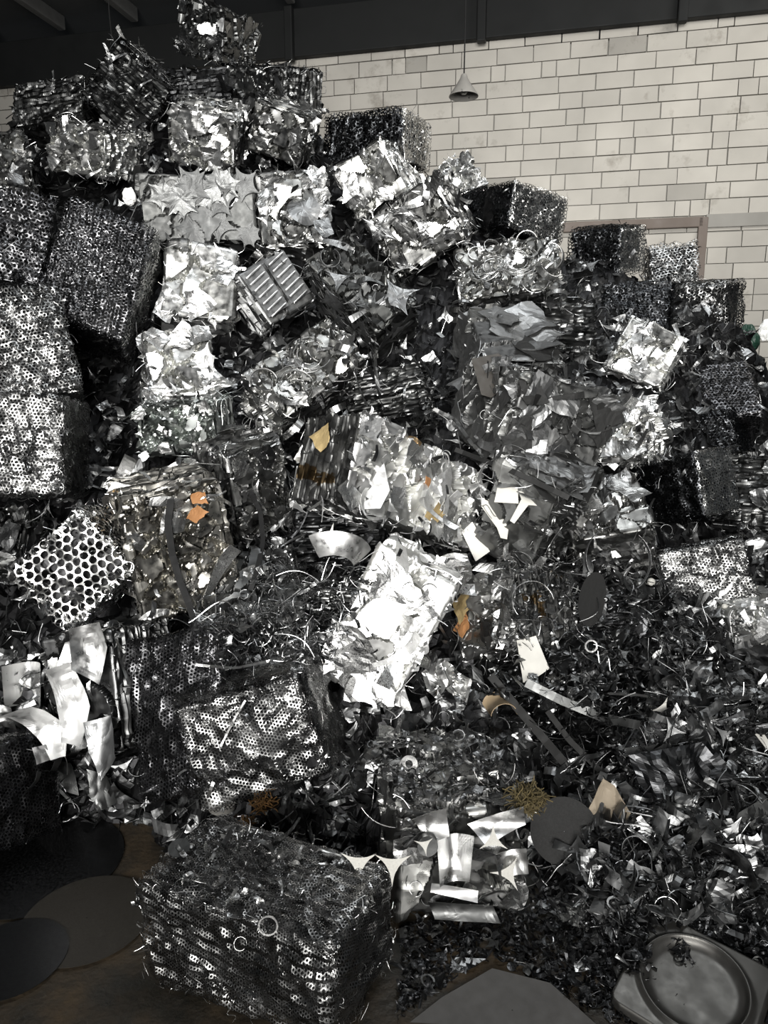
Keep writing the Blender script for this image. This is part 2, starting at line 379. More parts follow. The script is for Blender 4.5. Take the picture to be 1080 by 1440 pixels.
def bale(id_, kind, name, tone, loc, q, dims, label):
    o_ = OPT.get(id_, {}); seed = int(id_[1:])*13 + 1; rg = np.random.default_rng(seed)
    Q = Quaternion(q); loc = Vector(loc); h = Vector(dims)/2
    root = empty(name, loc + Q @ Vector((0, 0, -h.z)), Q)
    tag(root, label, 'bale')
    cl = Q.inverted() @ (Vector((0, 0, CAM_H)) - loc)             # which sides can be seen from around the photo's standpoint
    vis = [f for f in FACES if FACES[f][4]*cl[FACES[f][3]] > h[FACES[f][3]]*.2]
    dist = cl.length; far = dist > 3.6
    if kind in 'MP':
        cm = M['core']
        body = pressed_body([d-.05 for d in dims], tone, seed, K=14, step=.01, tilt=.05, crum=.008, res=.03)
        b = link('packed_core', body, root, cm); b.location.z = .025
        pm = {'black': 'meshk', 'dark': 'meshd', 'mid': 'meshm', 'light': 'meshm', 'bright': 'meshb'}[tone]
        p = o_.get('p', .0039*dist if kind == 'M' else .036); lay = o_.get('layers', 3 if kind == 'M' else 4)
        for f in vis:
            sp = Soup()
            for k in range(lay):
                fo = o_.get('fold', 0) if k == 0 else 0
                r_ = lattice(f, dims, p*rg.uniform(.9, 1.1), o_.get('hole', .80 if kind == 'M' else .84), -(.012 if kind == 'M' else .03)*k, rg.uniform(0, 1.0), seed+k*7+ord(f),
                             o_.get('amp', .014)*(1+.3*k), 12 if p > .02 and kind == 'P' else 6, fo, (.93 if k == 0 else 1.0) if kind == 'M' else (.84, .85, .95)[k])
                if r_ is None: continue
                X, QQ, C = r_; sp.add(X, QQ, None, C*(1 if f not in o_.get('lit_faces', '') else 1))
            mk = pm
            if f in o_.get('lit_faces', ''): mk = 'meshb'  # these sides get a paler mesh copy, as if lit
            me = sp.mesh('mesh_sheet'); me.materials.append(M[mk]); s_ = link('mesh_sheet', me, root)
        wire_n = o_.get('wires', 40); nind = o_.get('n', 5); mt = pm; mix = MIX['M']
    else:
        lam = o_.get('lam', {'F': 'LRTB', 'S': 'LRTB', 'L': 'FKLR', 'R': 'TB'}[kind])
        res = max(.0048, .0017*dist) if id_ not in ('b39', 'b44', 'b40') else .0046
        body = pressed_body(dims, tone, seed, lam=lam, K=o_.get('K', int(60 + 500*dims[0]*dims[2])), step=o_.get('step', .02), tilt=o_.get('tilt', .2),
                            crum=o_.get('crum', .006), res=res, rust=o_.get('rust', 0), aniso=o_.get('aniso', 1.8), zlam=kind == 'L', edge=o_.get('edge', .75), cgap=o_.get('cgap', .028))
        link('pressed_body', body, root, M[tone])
        mt = tone; mix = o_.get('mix', MIX[kind]); nind = o_.get('n', {'F': 42, 'S': 60, 'L': 46, 'R': 40}[kind]); wire_n = o_.get('wires', 70)
    alt = {'white': ['white', 'bright', 'white', 'light'], 'bright': ['bright', 'light', 'white'], 'light': ['light', 'mid', 'bright'], 'mid': ['mid', 'light', 'dark'],
           'dark': ['dark', 'mid', 'dark'], 'black': ['black', 'dark'], 'greym': ['greym', 'mid', 'greyd'], 'greyd': ['greyd', 'greym'], 'starm': ['starm', 'starm', 'starm', 'greyd'], 'matte': ['matte', 'matte', 'greym', 'matted'], 'warm': ['warm', 'mid', 'light'],
           'green': ['green', 'mid', 'light'], 'meshd': ['meshd', 'mid'], 'meshk': ['meshk', 'meshd'], 'meshm': ['meshm', 'light'], 'meshb': ['meshb', 'light']}[mt]
    vs = [f for f in vis if f not in o_.get('bare', '')] or vis
    for f, P, n, au, av in rand_face_points(nind, dims, vs, rg, .25):
        k, sz = pick(mix, rg); sz *= o_.get('psize', 1); s3 = sz
        layered = (kind == 'L' and not rg.uniform() < .25) or (kind == 'F' and f in 'LRTB' and rg.uniform() < .6)
        nn = n + rg.normal(0, .17 if kind != 'S' else .12, 3)
        if layered: nn = np.array([0, 1., 0]) + rg.normal(0, .18, 3) if (f != 'F' and kind != 'L') else np.array([0, .1, 1.]) + rg.normal(0, .2, 3)
        P = P + n*(rg.uniform(.000, .014) if not layered else -sz*.5) 
        if kind == 'L' and k == 'strip_offcut': s3 = (sz, sz*rg.uniform(.3, .6), sz)
        if k == 'curl_offcut': nn = n + rg.normal(0, .5, 3)
        if not layered and k in ('plate_offcut', 'strip_offcut', 'three_point_offcut', 'star_offcut'):   # pressed flush: pieces stay within the bale's sides
            for a_ in (au, av):
                c_ = h.z if a_ == 2 else 0; lim = max(h[a_] - .62*sz, .3*h[a_]); P[a_] = min(max(P[a_], c_-lim), c_+lim)
        obj_piece(k, int(rg.integers(0, 99)), alt[int(rg.integers(0, len(alt)))], P, nn, rg.uniform(0, 6.28), s3, root)
    sp = Soup()                                                    # the fuzz of thin ends that stick out along the edges
    for f, P, n, au, av in rand_face_points(wire_n, dims, vs, rg, .7):
        k = ['wire_offcut', 'strip_offcut', 'wire_offcut', 'curl_offcut', 'plate_offcut'][int(rg.integers(0, 5))]
        sz = {'wire_offcut': rg.uniform(.02, .08), 'strip_offcut': rg.uniform(.02, .05), 'curl_offcut': rg.uniform(.008, .022), 'plate_offcut': rg.uniform(.010, .026)}[k]
        if kind in 'MP':
            if k in ('plate_offcut', 'strip_offcut'): k = 'wire_offcut'
            sz = rg.uniform(.008, .026)*(.5 if k == 'curl_offcut' else 1)*(1.6 if kind == 'P' else 1)
        g = rg.uniform(.6, 1.6)*(2.2 if kind in 'MP' else 1)  # ends on mesh bales tinted brighter to add sparkle along the edges
        soup_piece(sp, k, int(rg.integers(0, 99)), P + n*rg.uniform(-.01, .008), n + rg.normal(0, .6, 3), rg.uniform(0, 6.28), sz, (g, g, g))
    me = sp.mesh('loose_ends'); me.materials.append(M[alt[0]]); e = link('loose_ends', me, root, kind='stuff')
    return root

# ---------------------------------------------------------------- the setting
WY, WS = 9.6, -0.234                                   # the block wall runs at a slight angle behind the heap
WA = math.atan(WS); WX = Vector((math.cos(WA), math.sin(WA), 0)); WN = Vector((math.sin(WA), -math.cos(WA), 0))
def wall_pt(t, z, off=0.0):
    return Vector((0, WY, 0)) + WX*t + Vector((0, 0, z)) + WN*off
def wall_x(px, py):                                    # where a view line meets the wall
    o, d = ray(px, py); s = (WY)/(d.y - WS*d.x); p = o + d*s
    return (p - Vector((0, WY, 0))).dot(WX), p.z
mb_ = Soup()
def box_verts(c, ax, ay, az, hx, hy, hz):
    V = [c + ax*(sx*hx) + ay*(sy*hy) + az*(sz*hz) for sz in (-1, 1) for sy in (-1, 1) for sx in (-1, 1)]
    Q = [[0, 2, 3, 1], [4, 5, 7, 6], [0, 1, 5, 4], [2, 6, 7, 3], [0, 4, 6, 2], [1, 3, 7, 5]]
    return np.array([list(v) for v in V]), Q
UZ = Vector((0, 0, 1))
BH, BL_ = .172, .405
dt0, dz0 = wall_x(987, 314); dtl, _ = wall_x(792, 322)
rb = np.random.default_rng(5)
row = 0; z = 0.0
while z < 5.2 - .02:
    t = -10.5 - rb.uniform(0, BL_)
    while t < 6.5:
        L = BL_ if rb.uniform() > .16 else BL_*rb.choice([.5, .62, .4])
        g = rb.normal(1, .045); inside = dtl < t < dt0 - .1 and z < dz0 - .1
        col = np.array([1.0, .985, .95])*g*(1.10 if inside else 1)
        if rb.uniform() < .03: col = col*.72
        hz = BH/2 - .004 - rb.uniform(0, .003); top = 0
        if z > 5.0: top = rb.uniform(-.05, .01)
        V, Q = box_verts(wall_pt(t + L/2, z + BH/2 + top/2, rb.uniform(-.002, .004)), WX, WN, UZ, L/2 - .004 - rb.uniform(0, .004), .05, hz + top/2)
        V = V + rb.normal(0, .0012, V.shape)
        mb_.add(V, Q, None, col); t += L
    z += BH; row += 1
V, Q = box_verts(wall_pt(-2.0, 2.55, -.035), WX, WN, UZ, 8.7, .05, 2.6); mb_.add(V, Q, None, (.62, .62, .60))
def block_mat():
    m = metal('block_wall', (.47, .455, .425), .9, metallic=0, scale=6, bump=.5, bdist=.004)
    nt = m.node_tree; N = nt.nodes; b = N['Principled BSDF']
    lk = [l for l in nt.links if l.to_socket == b.inputs['Base Color']][0]; src = lk.from_socket
    tc = N.new('ShaderNodeTexCoord'); nz = N.new('ShaderNodeTexNoise'); nz.inputs['Scale'].default_value = 1.7; nz.inputs['Detail'].default_value = 8; nz.inputs['Roughness'].default_value = .7
    nt.links.new(tc.outputs['Object'], nz.inputs['Vector'])
    cr = N.new('ShaderNodeValToRGB'); cr.color_ramp.elements[0].position = .56; cr.color_ramp.elements[1].position = .70
    cr.color_ramp.elements[0].color = (1, 1, 1, 1); cr.color_ramp.elements[1].color = (.55, .53, .50, 1)
    nt.links.new(nz.outputs[0], cr.inputs[0])
    mx = N.new('ShaderNodeMix'); mx.data_type = 'RGBA'; mx.blend_type = 'MULTIPLY'; mx.inputs[0].default_value = 1
    nt.links.new(src, mx.inputs[6]); nt.links.new(cr.outputs[0], mx.inputs[7]); nt.links.new(mx.outputs[2], b.inputs['Base Color'])
    return m
me = mb_.mesh('wall_back'); wl = link('wall_back', me, None, block_mat(), 'structure')
def boxobj(name, c, ax, ay, az, hx, hy, hz, mat, kind='structure', parent=None):
    V, Q = box_verts(c, ax, ay, az, hx, hy, hz); me = mesh_from(name, V, Q, None, np.ones((8, 3)))
    o = link(name, me, parent, mat, kind); bv = o.modifiers.new('b', 'BEVEL'); bv.width = min(hx, hy, hz)*.25; bv.segments = 2; return o
# frame of the bricked-up doorway and the concrete band beside it
boxobj('trim_1', wall_pt((dtl+dt0)/2, dz0, .07), WX, WN, UZ, (dt0-dtl)/2, .04, .055, metal('door_frame_brown', (.16, .13, .11), .7, metallic=0, scale=6))
boxobj('trim_2', wall_pt(dt0, dz0/2, .07), WX, WN, UZ, .05, .04, dz0/2+.05, bpy.data.materials['door_frame_brown'])
boxobj('trim_3', wall_pt((dt0+6.4)/2+.03, dz0+.01, .055), WX, WN, UZ, (6.4-dt0)/2, .02, .07, M['concrete'])
# dark steel fascia over the wall, its stiffeners, ceiling and beams
boxobj('wall_fascia', wall_pt(-2.0, 5.50, .12), WX, WN, UZ, 8.8, .05, .26, M['darksteel'])
for i, px in enumerate((415, 680, 955)):
    t, _ = wall_x(px, 40); boxobj('trim_%d' % (i+4), wall_pt(t, 5.47, .21), WX, WN, UZ, .05, .05, .29, M['darksteel'])
boxobj('ceiling', Vector((0, 4.0, 5.98)), Vector((1, 0, 0)), Vector((0, 1, 0)), UZ, 9, 8.5, .03, metal('roof_sheet', (.05, .052, .052), .7, metallic=0, scale=3))
WNc = -WN
for i in range(12):
    t = -8.21 + i*1.02; boxobj('trim_%d' % (i+8), wall_pt(t, 5.87, 3.2), WX, WN, UZ, .05, 3.0, .08, metal('roof_beam', (.09, .09, .087), .7, metallic=0) if i == 0 else bpy.data.materials['roof_beam'])
# floor: dark, oily, brown and damp
def floor_mat():
    m = bpy.data.materials.new('oily_floor'); m.use_nodes = True; nt = m.node_tree; N = nt.nodes; b = N['Principled BSDF']
    tc = N.new('ShaderNodeTexCoord'); nz = N.new('ShaderNodeTexNoise'); nz.inputs['Scale'].default_value = 3.2; nz.inputs['Detail'].default_value = 9; nz.inputs['Roughness'].default_value = .65
    nt.links.new(tc.outputs['Object'], nz.inputs['Vector'])
    cr = N.new('ShaderNodeValToRGB'); e = cr.color_ramp.elements
    e[0].position = .38; e[0].color = (.010, .010, .008, 1); e[1].position = .66; e[1].color = (.050, .031, .012, 1)
    x = e.new(.5); x.color = (.022, .016, .009, 1)
    nt.links.new(nz.outputs[0], cr.inputs[0]); nt.links.new(cr.outputs[0], b.inputs['Base Color'])
    mr = N.new('ShaderNodeMapRange'); mr.inputs[1].default_value = .35; mr.inputs[2].default_value = .6; mr.inputs[3].default_value = .35; mr.inputs[4].default_value = .8
    nt.links.new(nz.outputs[0], mr.inputs[0]); nt.links.new(mr.outputs[0], b.inputs['Roughness'])
    n2 = N.new('ShaderNodeTexNoise'); n2.inputs['Scale'].default_value = 60; n2.inputs['Detail'].default_value = 6
    nt.links.new(tc.outputs['Object'], n2.inputs['Vector'])
    bp = N.new('ShaderNodeBump'); bp.inputs['Strength'].default_value = .6; bp.inputs['Distance'].default_value = .006
    nt.links.new(n2.outputs[0], bp.inputs['Height']); nt.links.new(bp.outputs[0], b.inputs['Normal'])
    return m
gx, gy = np.meshgrid(np.linspace(-7, 7, 150), np.linspace(-1, 11, 150), indexing='ij')
fz = .006*vnoise(np.stack([gx.ravel()*2, gy.ravel()*2, gx.ravel()*0], 1), 3) - .006
me = mesh_from('floor', np.stack([gx.ravel(), gy.ravel(), fz], 1), grid_quads(150, 150), None, None, True)
link('floor', me, None, floor_mat(), 'structure')

# ---------------------------------------------------------------- hanging lamp
lp = at(652, 136, 6.3); lr = .125
t = tag(empty('pendant_lamp', lp), 'small grey cone-shaped lamp hanging on a long cord before the block wall', 'lamp')
na = 40; prof = [(.020, .175), (.026, .165), (.030, .150), (.036, .138), (lr*.55, .085), (lr*.98, .010), (lr, 0), (lr*.97, .002), (lr*.53, .080), (.030, .134)]
th = np.linspace(0, 2*math.pi, na, endpoint=False)
V = np.array([[r*math.cos(a), r*math.sin(a), z_] for r, z_ in prof for a in th])
me = mesh_from('lamp_shade', V, grid_quads(len(prof), na, True), None, np.ones((len(V), 3)), True); link('lamp_shade', me, t, metal('lamp_enamel', (.26, .25, .23), .45, metallic=0))
prof = [(.001, .015), (.02, .018), (.032, .035), (.034, .05), (.026, .075), (.018, .10), (.016, .13)]
V = np.array([[r*math.cos(a), r*math.sin(a), z_] for r, z_ in prof for a in th])
me = mesh_from('bulb', V, grid_quads(len(prof), na, True), None, np.ones((len(V), 3)), True); link('bulb', me, t, metal('bulb_glass', (.75, .74, .68), .2, metallic=0))
V, Q = tube([(0, 0, .17), (.002, 0, .6), (-.004, 0, 1.4), (0, 0, 5.95-lp.z)], .006, 8); link('cord', mesh_from('cord', V, Q, None, np.ones((len(V), 3))), t, M['rubber'])
p = at(158, 60, 6.0); V, Q = tube([p, p + Vector((-.01, 0, .2)), (p.x-.02, p.y, 5.95)], .005, 6)
tag(link('hanging_wire', mesh_from('hanging_wire', V, Q, None, np.ones((len(V), 3))), None, M['rubber']), 'thin dark wire hanging from the roof above the peaked layered bale', 'wire')

# ---------------------------------------------------------------- body of the heap (packed scrap that fills behind and between the bales)
RX = [-4, -3, -2.2, -1.5, -.5, 0, .8, 1.5, 2.0, 2.4, 3.5]; RZ = [2.2, 2.7, 3.3, 3.85, 3.25, 2.75, 2.38, 2.12, 2.0, 1.38, .3]
def heap_z(X, Y):
    rid = np.interp(X, RX, RZ)
    z1 = (Y - 2.42 + .22*np.clip((X+.9)/.3, 0, 1)*np.clip((2.9-Y)/.3, 0, 1))/1.05 - .22*np.clip(X-1.0, 0, 2)
    e = np.clip((X-.30)/.35, 0, 1); z2 = (Y - 1.72)*.42*e - .3*(1-e)
    z_ = np.maximum(z1, np.minimum(z2, .75)); z_ = np.minimum(z_, rid)
    return z_
gx, gy = np.meshgrid(np.linspace(-3.6, 3.6, 420), np.linspace(1.0, 8.3, 420), indexing='ij'); X, Y = gx.ravel(), gy.ravel()
P = np.stack([X, Y, X*0], 1)
hz = heap_z(X, Y) - np.clip((Y-7.0)*2.5, 0, 5) - np.clip((np.abs(X+.2)-3.1)*3, 0, 5)
hz = hz + .05*vnoise(P*3, 5) + .03*ridge(P*8, 6) + .02*ridge(P*19, 7)
hz = np.maximum(hz, -.05)
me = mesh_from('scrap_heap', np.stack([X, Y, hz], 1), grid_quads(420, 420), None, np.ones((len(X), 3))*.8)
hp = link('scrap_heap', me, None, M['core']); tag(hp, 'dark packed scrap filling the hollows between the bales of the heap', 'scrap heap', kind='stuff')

# ---------------------------------------------------------------- the bales
OPT.update({
 'b10': dict(fold=.15, amp=.016, lit_faces='R', keep=1), 'b11': dict(amp=.024), 'b12': dict(amp=.018, p=.0145), 'b09': dict(amp=.022),
 'b14': dict(p=.031, hole=.88, amp=.011, layers=3, wires=160), 'b23': dict(lit_faces='R'), 'b25': dict(lit_faces='R'), 'b28': dict(lit_faces='R', fold=.0), 'b54': dict(lit_faces='R'),
 'b55': dict(lit_faces='T', fold=.3), 'b47': dict(p=.0135, hole=.80, amp=.012), 'b48': dict(p=.0112, hole=.80, amp=.018), 'b49': dict(fold=1.5, p=.0084, hole=.74, amp=.017, n=0, wires=300),
 'b29': dict(amp=.02), 'b31': dict(amp=.026),
 'b17': dict(n=36, mix=[('plate_offcut', .06, .11, .6), ('three_point_offcut', .05, .09, .4)], step=.016, tilt=.12, crum=.006, K=40, psize=1.1), 'b18': dict(n=36, mix=[('plate_offcut', .06, .11, .6), ('three_point_offcut', .05, .09, .4)], step=.016, tilt=.14, crum=.006, K=44, psize=1.1),
 'b22': dict(n=34, step=.022, tilt=.2, K=44, crum=.008), 'b32': dict(n=26, K=40, tilt=.12, crum=.007),
 'b19': dict(K=260, n=50, psize=.55, tilt=.5), 'b16': dict(K=300, aniso=3, crum=.010, n=56, rust=.02, cgap=.018, mix=[('strip_offcut', .05, .12, .6), ('plate_offcut', .03, .07, .4)]), 'b45': dict(rust=.06, n=40),
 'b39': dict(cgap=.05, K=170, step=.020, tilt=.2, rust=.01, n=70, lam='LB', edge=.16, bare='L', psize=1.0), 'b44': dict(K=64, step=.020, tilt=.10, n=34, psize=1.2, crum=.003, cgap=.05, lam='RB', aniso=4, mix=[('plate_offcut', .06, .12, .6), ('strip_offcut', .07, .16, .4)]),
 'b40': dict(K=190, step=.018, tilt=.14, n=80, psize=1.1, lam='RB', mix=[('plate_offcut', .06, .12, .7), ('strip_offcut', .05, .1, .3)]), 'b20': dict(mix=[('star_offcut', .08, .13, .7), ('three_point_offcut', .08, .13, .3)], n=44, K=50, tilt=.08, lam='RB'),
 'b34': dict(mix=[('plate_offcut', .13, .24, 1.)], n=22, K=30, lam='RB', tilt=.15), 'b36': dict(n=6, K=20, tilt=.08),
 'b26': dict(n=60, lam='RB'), 'b21': dict(K=70), 'b01': dict(K=130, crum=.010, lam='B'), 'b41': dict(K=120, crum=.012, lam='B'), 'b53': dict(K=160, crum=.012, lam='B'), 'b24': dict(K=130, psize=.5, lam='B'),
 'b43': dict(mix=[('plate_offcut', .08, .15, 1.)], lam='LRTB', n=22, K=30), 'b07': dict(K=110, lam='TB'), 'b04': dict(K=60, crum=.008), 'b50': dict(n=40, K=50, crum=.008, lam='B'),
 'b15': dict(n=12), 'b58': dict(mix=[('plate_offcut', .1, .18, 1.)], n=20),
 'b05': dict(n=110, wires=160), 'b06': dict(n=50, wires=120), 'b27': dict(wires=120), 'b37': dict(wires=110, n=50),
})
BALES = [
('b01','F','scrap_bale','dark',(-1.34, 6.66, 4.26),(0.973, 0.142, 0.129, -0.128),(0.41, 0.63, 0.36),
 'crumpled foil-like scrap bale perched at the very top of the heap'),
('b02','F','scrap_bale','dark',(-0.79, 5.87, 3.59),(0.919, 0.151, 0.091, -0.352),(0.53, 0.47, 0.29),
 'dark scrap bale with a flat ragged top, just below the topmost bale'),
('b03','F','scrap_bale','mid',(-0.66, 5.4, 3.18),(0.965, 0.202, 0.158, -0.056),(0.36, 0.47, 0.31),
 'tilted grey scrap bale leaning under the flat-topped bale near the summit'),
('b04','F','scrap_bale','light',(-1.16, 5.33, 3.14),(0.968, 0.231, 0.094, 0.018),(0.43, 0.53, 0.34),
 'scrap bale with blotchy bright plates and layered top, near the summit'),
('b05','L','layered_bale','dark',(-1.84, 6.04, 3.59),(0.932, 0.073, 0.354, -0.015),(0.52, 0.48, 0.51),
 'dark bale of loose layered sheet edges standing on its corner like a peak'),
('b06','L','layered_bale','dark',(-2.44, 6.07, 3.4),(0.959, -0.273, -0.068, -0.024),(0.54, 0.47, 0.43),
 'low dark layered bale at the far left edge of the summit'),
('b07','F','scrap_bale','light',(-1.88, 5.31, 3.02),(0.985, 0.125, 0.086, -0.087),(0.4, 0.63, 0.3),
 'pale crumpled scrap bale below the low dark layered bale at the upper left'),
('b08','F','scrap_bale','mid',(-2.46, 5.15, 2.81),(0.971, -0.178, -0.096, 0.13),(0.35, 0.41, 0.41),
 'small crumpled scrap bale cut by the left picture edge near the top'),
('b09','M','mesh_bale','dark',(-2.06, 4.34, 2.26),(0.975, -0.109, 0.08, 0.179),(0.38, 0.44, 0.51),
 'dark mesh bale against the left picture edge behind the tall striped mesh bale'),
('b10','M','mesh_bale','dark',(-1.47, 3.98, 2.02),(0.971, -0.147, 0.15, 0.115),(0.45, 0.49, 0.62),
 'tall leaning mesh bale with vertical fold stripes, left of the square bright bale'),
('b11','M','mesh_bale','mid',(-1.68, 3.53, 1.64),(0.962, -0.152, -0.103, 0.202),(0.43, 0.46, 0.52),
 'slumped speckled mesh bale at the left edge under the tall striped one'),
('b12','M','mesh_bale','mid',(-1.52, 3.17, 1.27),(0.99, -0.067, 0.009, 0.121),(0.4, 0.56, 0.42),
 'large square mesh bale with a bright shiny spot at the left edge'),
('b13','F','scrap_bale','dark',(-1.62, 3.15, 0.83),(0.97, -0.239, 0.006, -0.037),(0.27, 0.35, 0.27),
 'small dark scrap bale half hidden behind the perforated diamond bale'),
('b14','P','perforated_bale','bright',(-1.15, 2.8, 0.85),(0.928, -0.05, -0.366, 0.037),(0.36, 0.39, 0.32),
 'bright bale of perforated sheet with big round holes, standing on its corner'),
('b15','F','scrap_bale','dark',(-0.98, 2.52, 0.48),(0.984, -0.111, -0.077, -0.112),(0.29, 0.39, 0.41),
 'broken dark bale behind the bright bent sheets at lower left'),
('b16','F','scrap_bale','warm',(-0.86, 2.93, 0.93),(0.977, 0.022, -0.072, 0.199),(0.38, 0.55, 0.49),
 'tall pressed scrap bale with rust spots and a black strap across its face'),
('b17','F','scrap_bale','bright',(-1.03, 4.29, 2.0),(0.981, -0.151, 0.05, 0.114),(0.38, 0.42, 0.42),
 'square bright silvery bale with smooth crumpled plates, upper of the bright pair'),
('b18','F','scrap_bale','bright',(-1.03, 3.81, 1.56),(0.97, -0.181, -0.073, 0.143),(0.32, 0.39, 0.36),
 'square bright silvery bale directly under the other square silvery bale'),
('b19','F','scrap_bale','green',(-0.94, 3.57, 1.33),(1.0, 0.016, -0.024, -0.003),(0.36, 0.46, 0.25),
 'small bale of greenish grey chips under the lower square silvery bale'),
('b20','S','stamped_bale','starm',(-1.11, 4.74, 2.53),(0.995, 0.052, -0.006, 0.083),(0.66, 0.47, 0.38),
 'wide grey bale of flattened star-shaped stamping skeletons'),
('b21','F','scrap_bale','mid',(-0.54, 4.76, 2.45),(0.986, -0.153, -0.035, 0.049),(0.42, 0.45, 0.47),
 'grey bale with a big flat round piece right of the star-shaped skeletons'),
('b22','F','scrap_bale','light',(-0.03, 5.01, 2.76),(0.95, 0.056, -0.26, -0.166),(0.37, 0.47, 0.34),
 'tilted silvery bale of crumpled plates right of centre near the top'),
('b23','M','mesh_bale','black',(-0.04, 5.76, 3.19),(0.98, 0.029, 0.006, -0.199),(0.61, 0.56, 0.34),
 'dark mesh bale with a bright right flank on the ridge under the wall'),
('b24','F','scrap_bale','bright',(0.56, 5.44, 2.79),(0.932, -0.283, -0.215, -0.076),(0.24, 0.36, 0.35),
 'small speckled bale on the ridge between the two dark mesh bales'),
('b25','M','mesh_bale','black',(0.81, 5.06, 2.56),(0.88, -0.038, 0.053, -0.469),(0.56, 0.49, 0.3),
 'pointed dark mesh bale on the ridge below the hanging lamp'),
('b26','S','stamped_bale','mid',(0.23, 4.69, 2.44),(0.942, 0.109, -0.269, -0.17),(0.47, 0.46, 0.38),
 'bright bale of three-pointed offcuts leaning beside the tilted silvery bale'),
('b27','R','ring_bale','mid',(0.73, 4.51, 2.03),(0.953, -0.285, -0.029, -0.099),(0.57, 0.46, 0.38),
 'bale with shiny wire rings below the pointed mesh bale'),
('b28','M','mesh_bale','black',(1.42, 4.95, 2.33),(0.935, 0.096, -0.003, -0.34),(0.36, 0.39, 0.3),
 'dark mesh bale with bright folded right end near the bricked doorway'),
('b29','M','mesh_bale','light',(1.96, 5.26, 2.21),(0.965, -0.23, -0.012, -0.124),(0.33, 0.38, 0.32),
 'pale speckled mesh bale standing in front of the bricked doorway'),
('b30','M','mesh_bale','black',(1.53, 4.62, 1.82),(0.973, -0.148, 0.016, -0.176),(0.41, 0.45, 0.47),
 'black mesh bale behind the silvery square bale on the right'),
('b31','M','mesh_bale','mid',(2.05, 4.83, 1.93),(0.944, 0.067, -0.009, -0.323),(0.31, 0.44, 0.4),
 'frayed mesh bale at the right end of the ridge'),
('b32','F','scrap_bale','bright',(1.45, 4.22, 1.62),(0.946, -0.149, 0.228, -0.175),(0.33, 0.38, 0.33),
 'tilted silvery square bale lying against black mesh bales on the right'),
('b33','L','layered_bale','dark',(1.01, 4.37, 1.75),(0.975, -0.217, 0.036, 0.032),(0.31, 0.39, 0.35),
 'small stack-like layered bale left of the black mesh bale'),
('b34','F','sheet_bale','matte',(0.64, 4.04, 1.59),(0.873, -0.483, -0.001, 0.062),(0.42, 0.47, 0.59),
 'bale wrapped in large smooth dark grey sheets beside the dark hollow'),
('b35','S','stamped_bale','greyd',(-0.11, 4.27, 1.94),(0.907, -0.241, -0.34, 0.061),(0.3, 0.49, 0.59),
 'dark bale of curved stamping skeletons in the upper middle'),
('b36','F','slotted_bale','greym',(-0.65, 4.28, 1.98),(0.928, -0.053, -0.286, 0.234),(0.32, 0.38, 0.32),
 'grey bale with rows of bright slots right of the square silvery bale'),
('b37','R','ring_bale','mid',(-0.41, 3.8, 1.51),(0.908, -0.193, -0.331, 0.166),(0.55, 0.43, 0.31),
 'bale of curled hoops and strips in the middle of the heap'),
('b38','L','layered_bale','dark',(0.05, 3.79, 1.41),(0.975, -0.184, -0.074, -0.099),(0.41, 0.39, 0.28),
 'dark layered bale above the big white central bale'),
('b39','F','scrap_bale','white',(0.04, 3.08, 1.11),(0.899, -0.119, 0.156, 0.391),(0.85, 0.32, 0.36),
 'big white-bright bale of overlapping plates in the centre with rust spots'),
('b40','F','scrap_bale','matte',(0.68, 3.54, 1.37),(0.978, 0.044, 0.14, 0.148),(0.5, 0.64, 0.41),
 'large grey bale of flat overlapping plates right of the white central bale'),
('b41','F','scrap_bale','bright',(1.27, 3.73, 1.23),(0.915, -0.255, 0.028, -0.311),(0.25, 0.36, 0.34),
 'small bright crumpled bale between the large grey bale and black mesh'),
('b42','F','scrap_bale','mid',(1.03, 3.34, 0.85),(0.888, -0.442, -0.061, -0.11),(0.37, 0.4, 0.35),
 'grey scrap bale under the large grey plate bale on the right'),
('b43','L','layered_bale','matte',(0.67, 3.18, 1.01),(0.925, 0.114, 0.155, -0.327),(0.31, 0.41, 0.43),
 'grey layered bale with loose plates leaning right of the white central bale'),
('b44','F','scrap_bale','white',(0.03, 2.72, 0.66),(0.965, -0.061, 0.242, -0.08),(0.32, 0.48, 0.53),
 'tilted white-bright bale of long smooth plates below the central one'),
('b45','F','scrap_bale','mid',(0.55, 2.9, 0.59),(0.846, -0.285, -0.17, -0.417),(0.33, 0.39, 0.34),
 'mixed scrap bale with an orange rusty patch right of the lower white bale'),
('b47','M','mesh_bale','dark',(-0.62, 2.48, 0.41),(0.966, -0.179, -0.119, -0.142),(0.38, 0.46, 0.56),
 'dark honeycomb mesh bale standing left behind the speckled mesh bale'),
('b48','M','mesh_bale','light',(-0.41, 2.37, 0.41),(0.986, -0.068, -0.154, -0.017),(0.45, 0.43, 0.38),
 'speckled light honeycomb mesh bale above the big foreground bale'),
('b49','M','mesh_bale','mid',(-0.31, 1.74, 0.15),(0.977, 0, 0, -0.212),(0.59, 0.34, 0.3),
 'big mesh bale lying on the floor at the bottom of the heap'),
('b50','F','scrap_bale','mid',(0.2, 2.18, 0.17),(0.998, 0, 0, 0.07),(0.4, 0.5, 0.35),
 'bale with shiny curved sheets on its front and small scrap on top'),
('b51','M','mesh_bale','dark',(-1.41, 2.25, 0.19),(0.833, -0.201, 0.047, 0.513),(0.45, 0.42, 0.36),
 'dark mesh bale on the floor at the left edge'),
('b52','M','mesh_bale','mid',(1.47, 3.3, 0.66),(0.973, -0.153, -0.107, -0.135),(0.4, 0.39, 0.29),
 'crumpled mesh bale at the right edge above the loose scrap'),
('b53','F','scrap_bale','bright',(1.59, 3.07, 0.43),(0.995, 0.046, -0.084, -0.024),(0.24, 0.37, 0.39),
 'bright scrap bale cut by the right picture edge'),
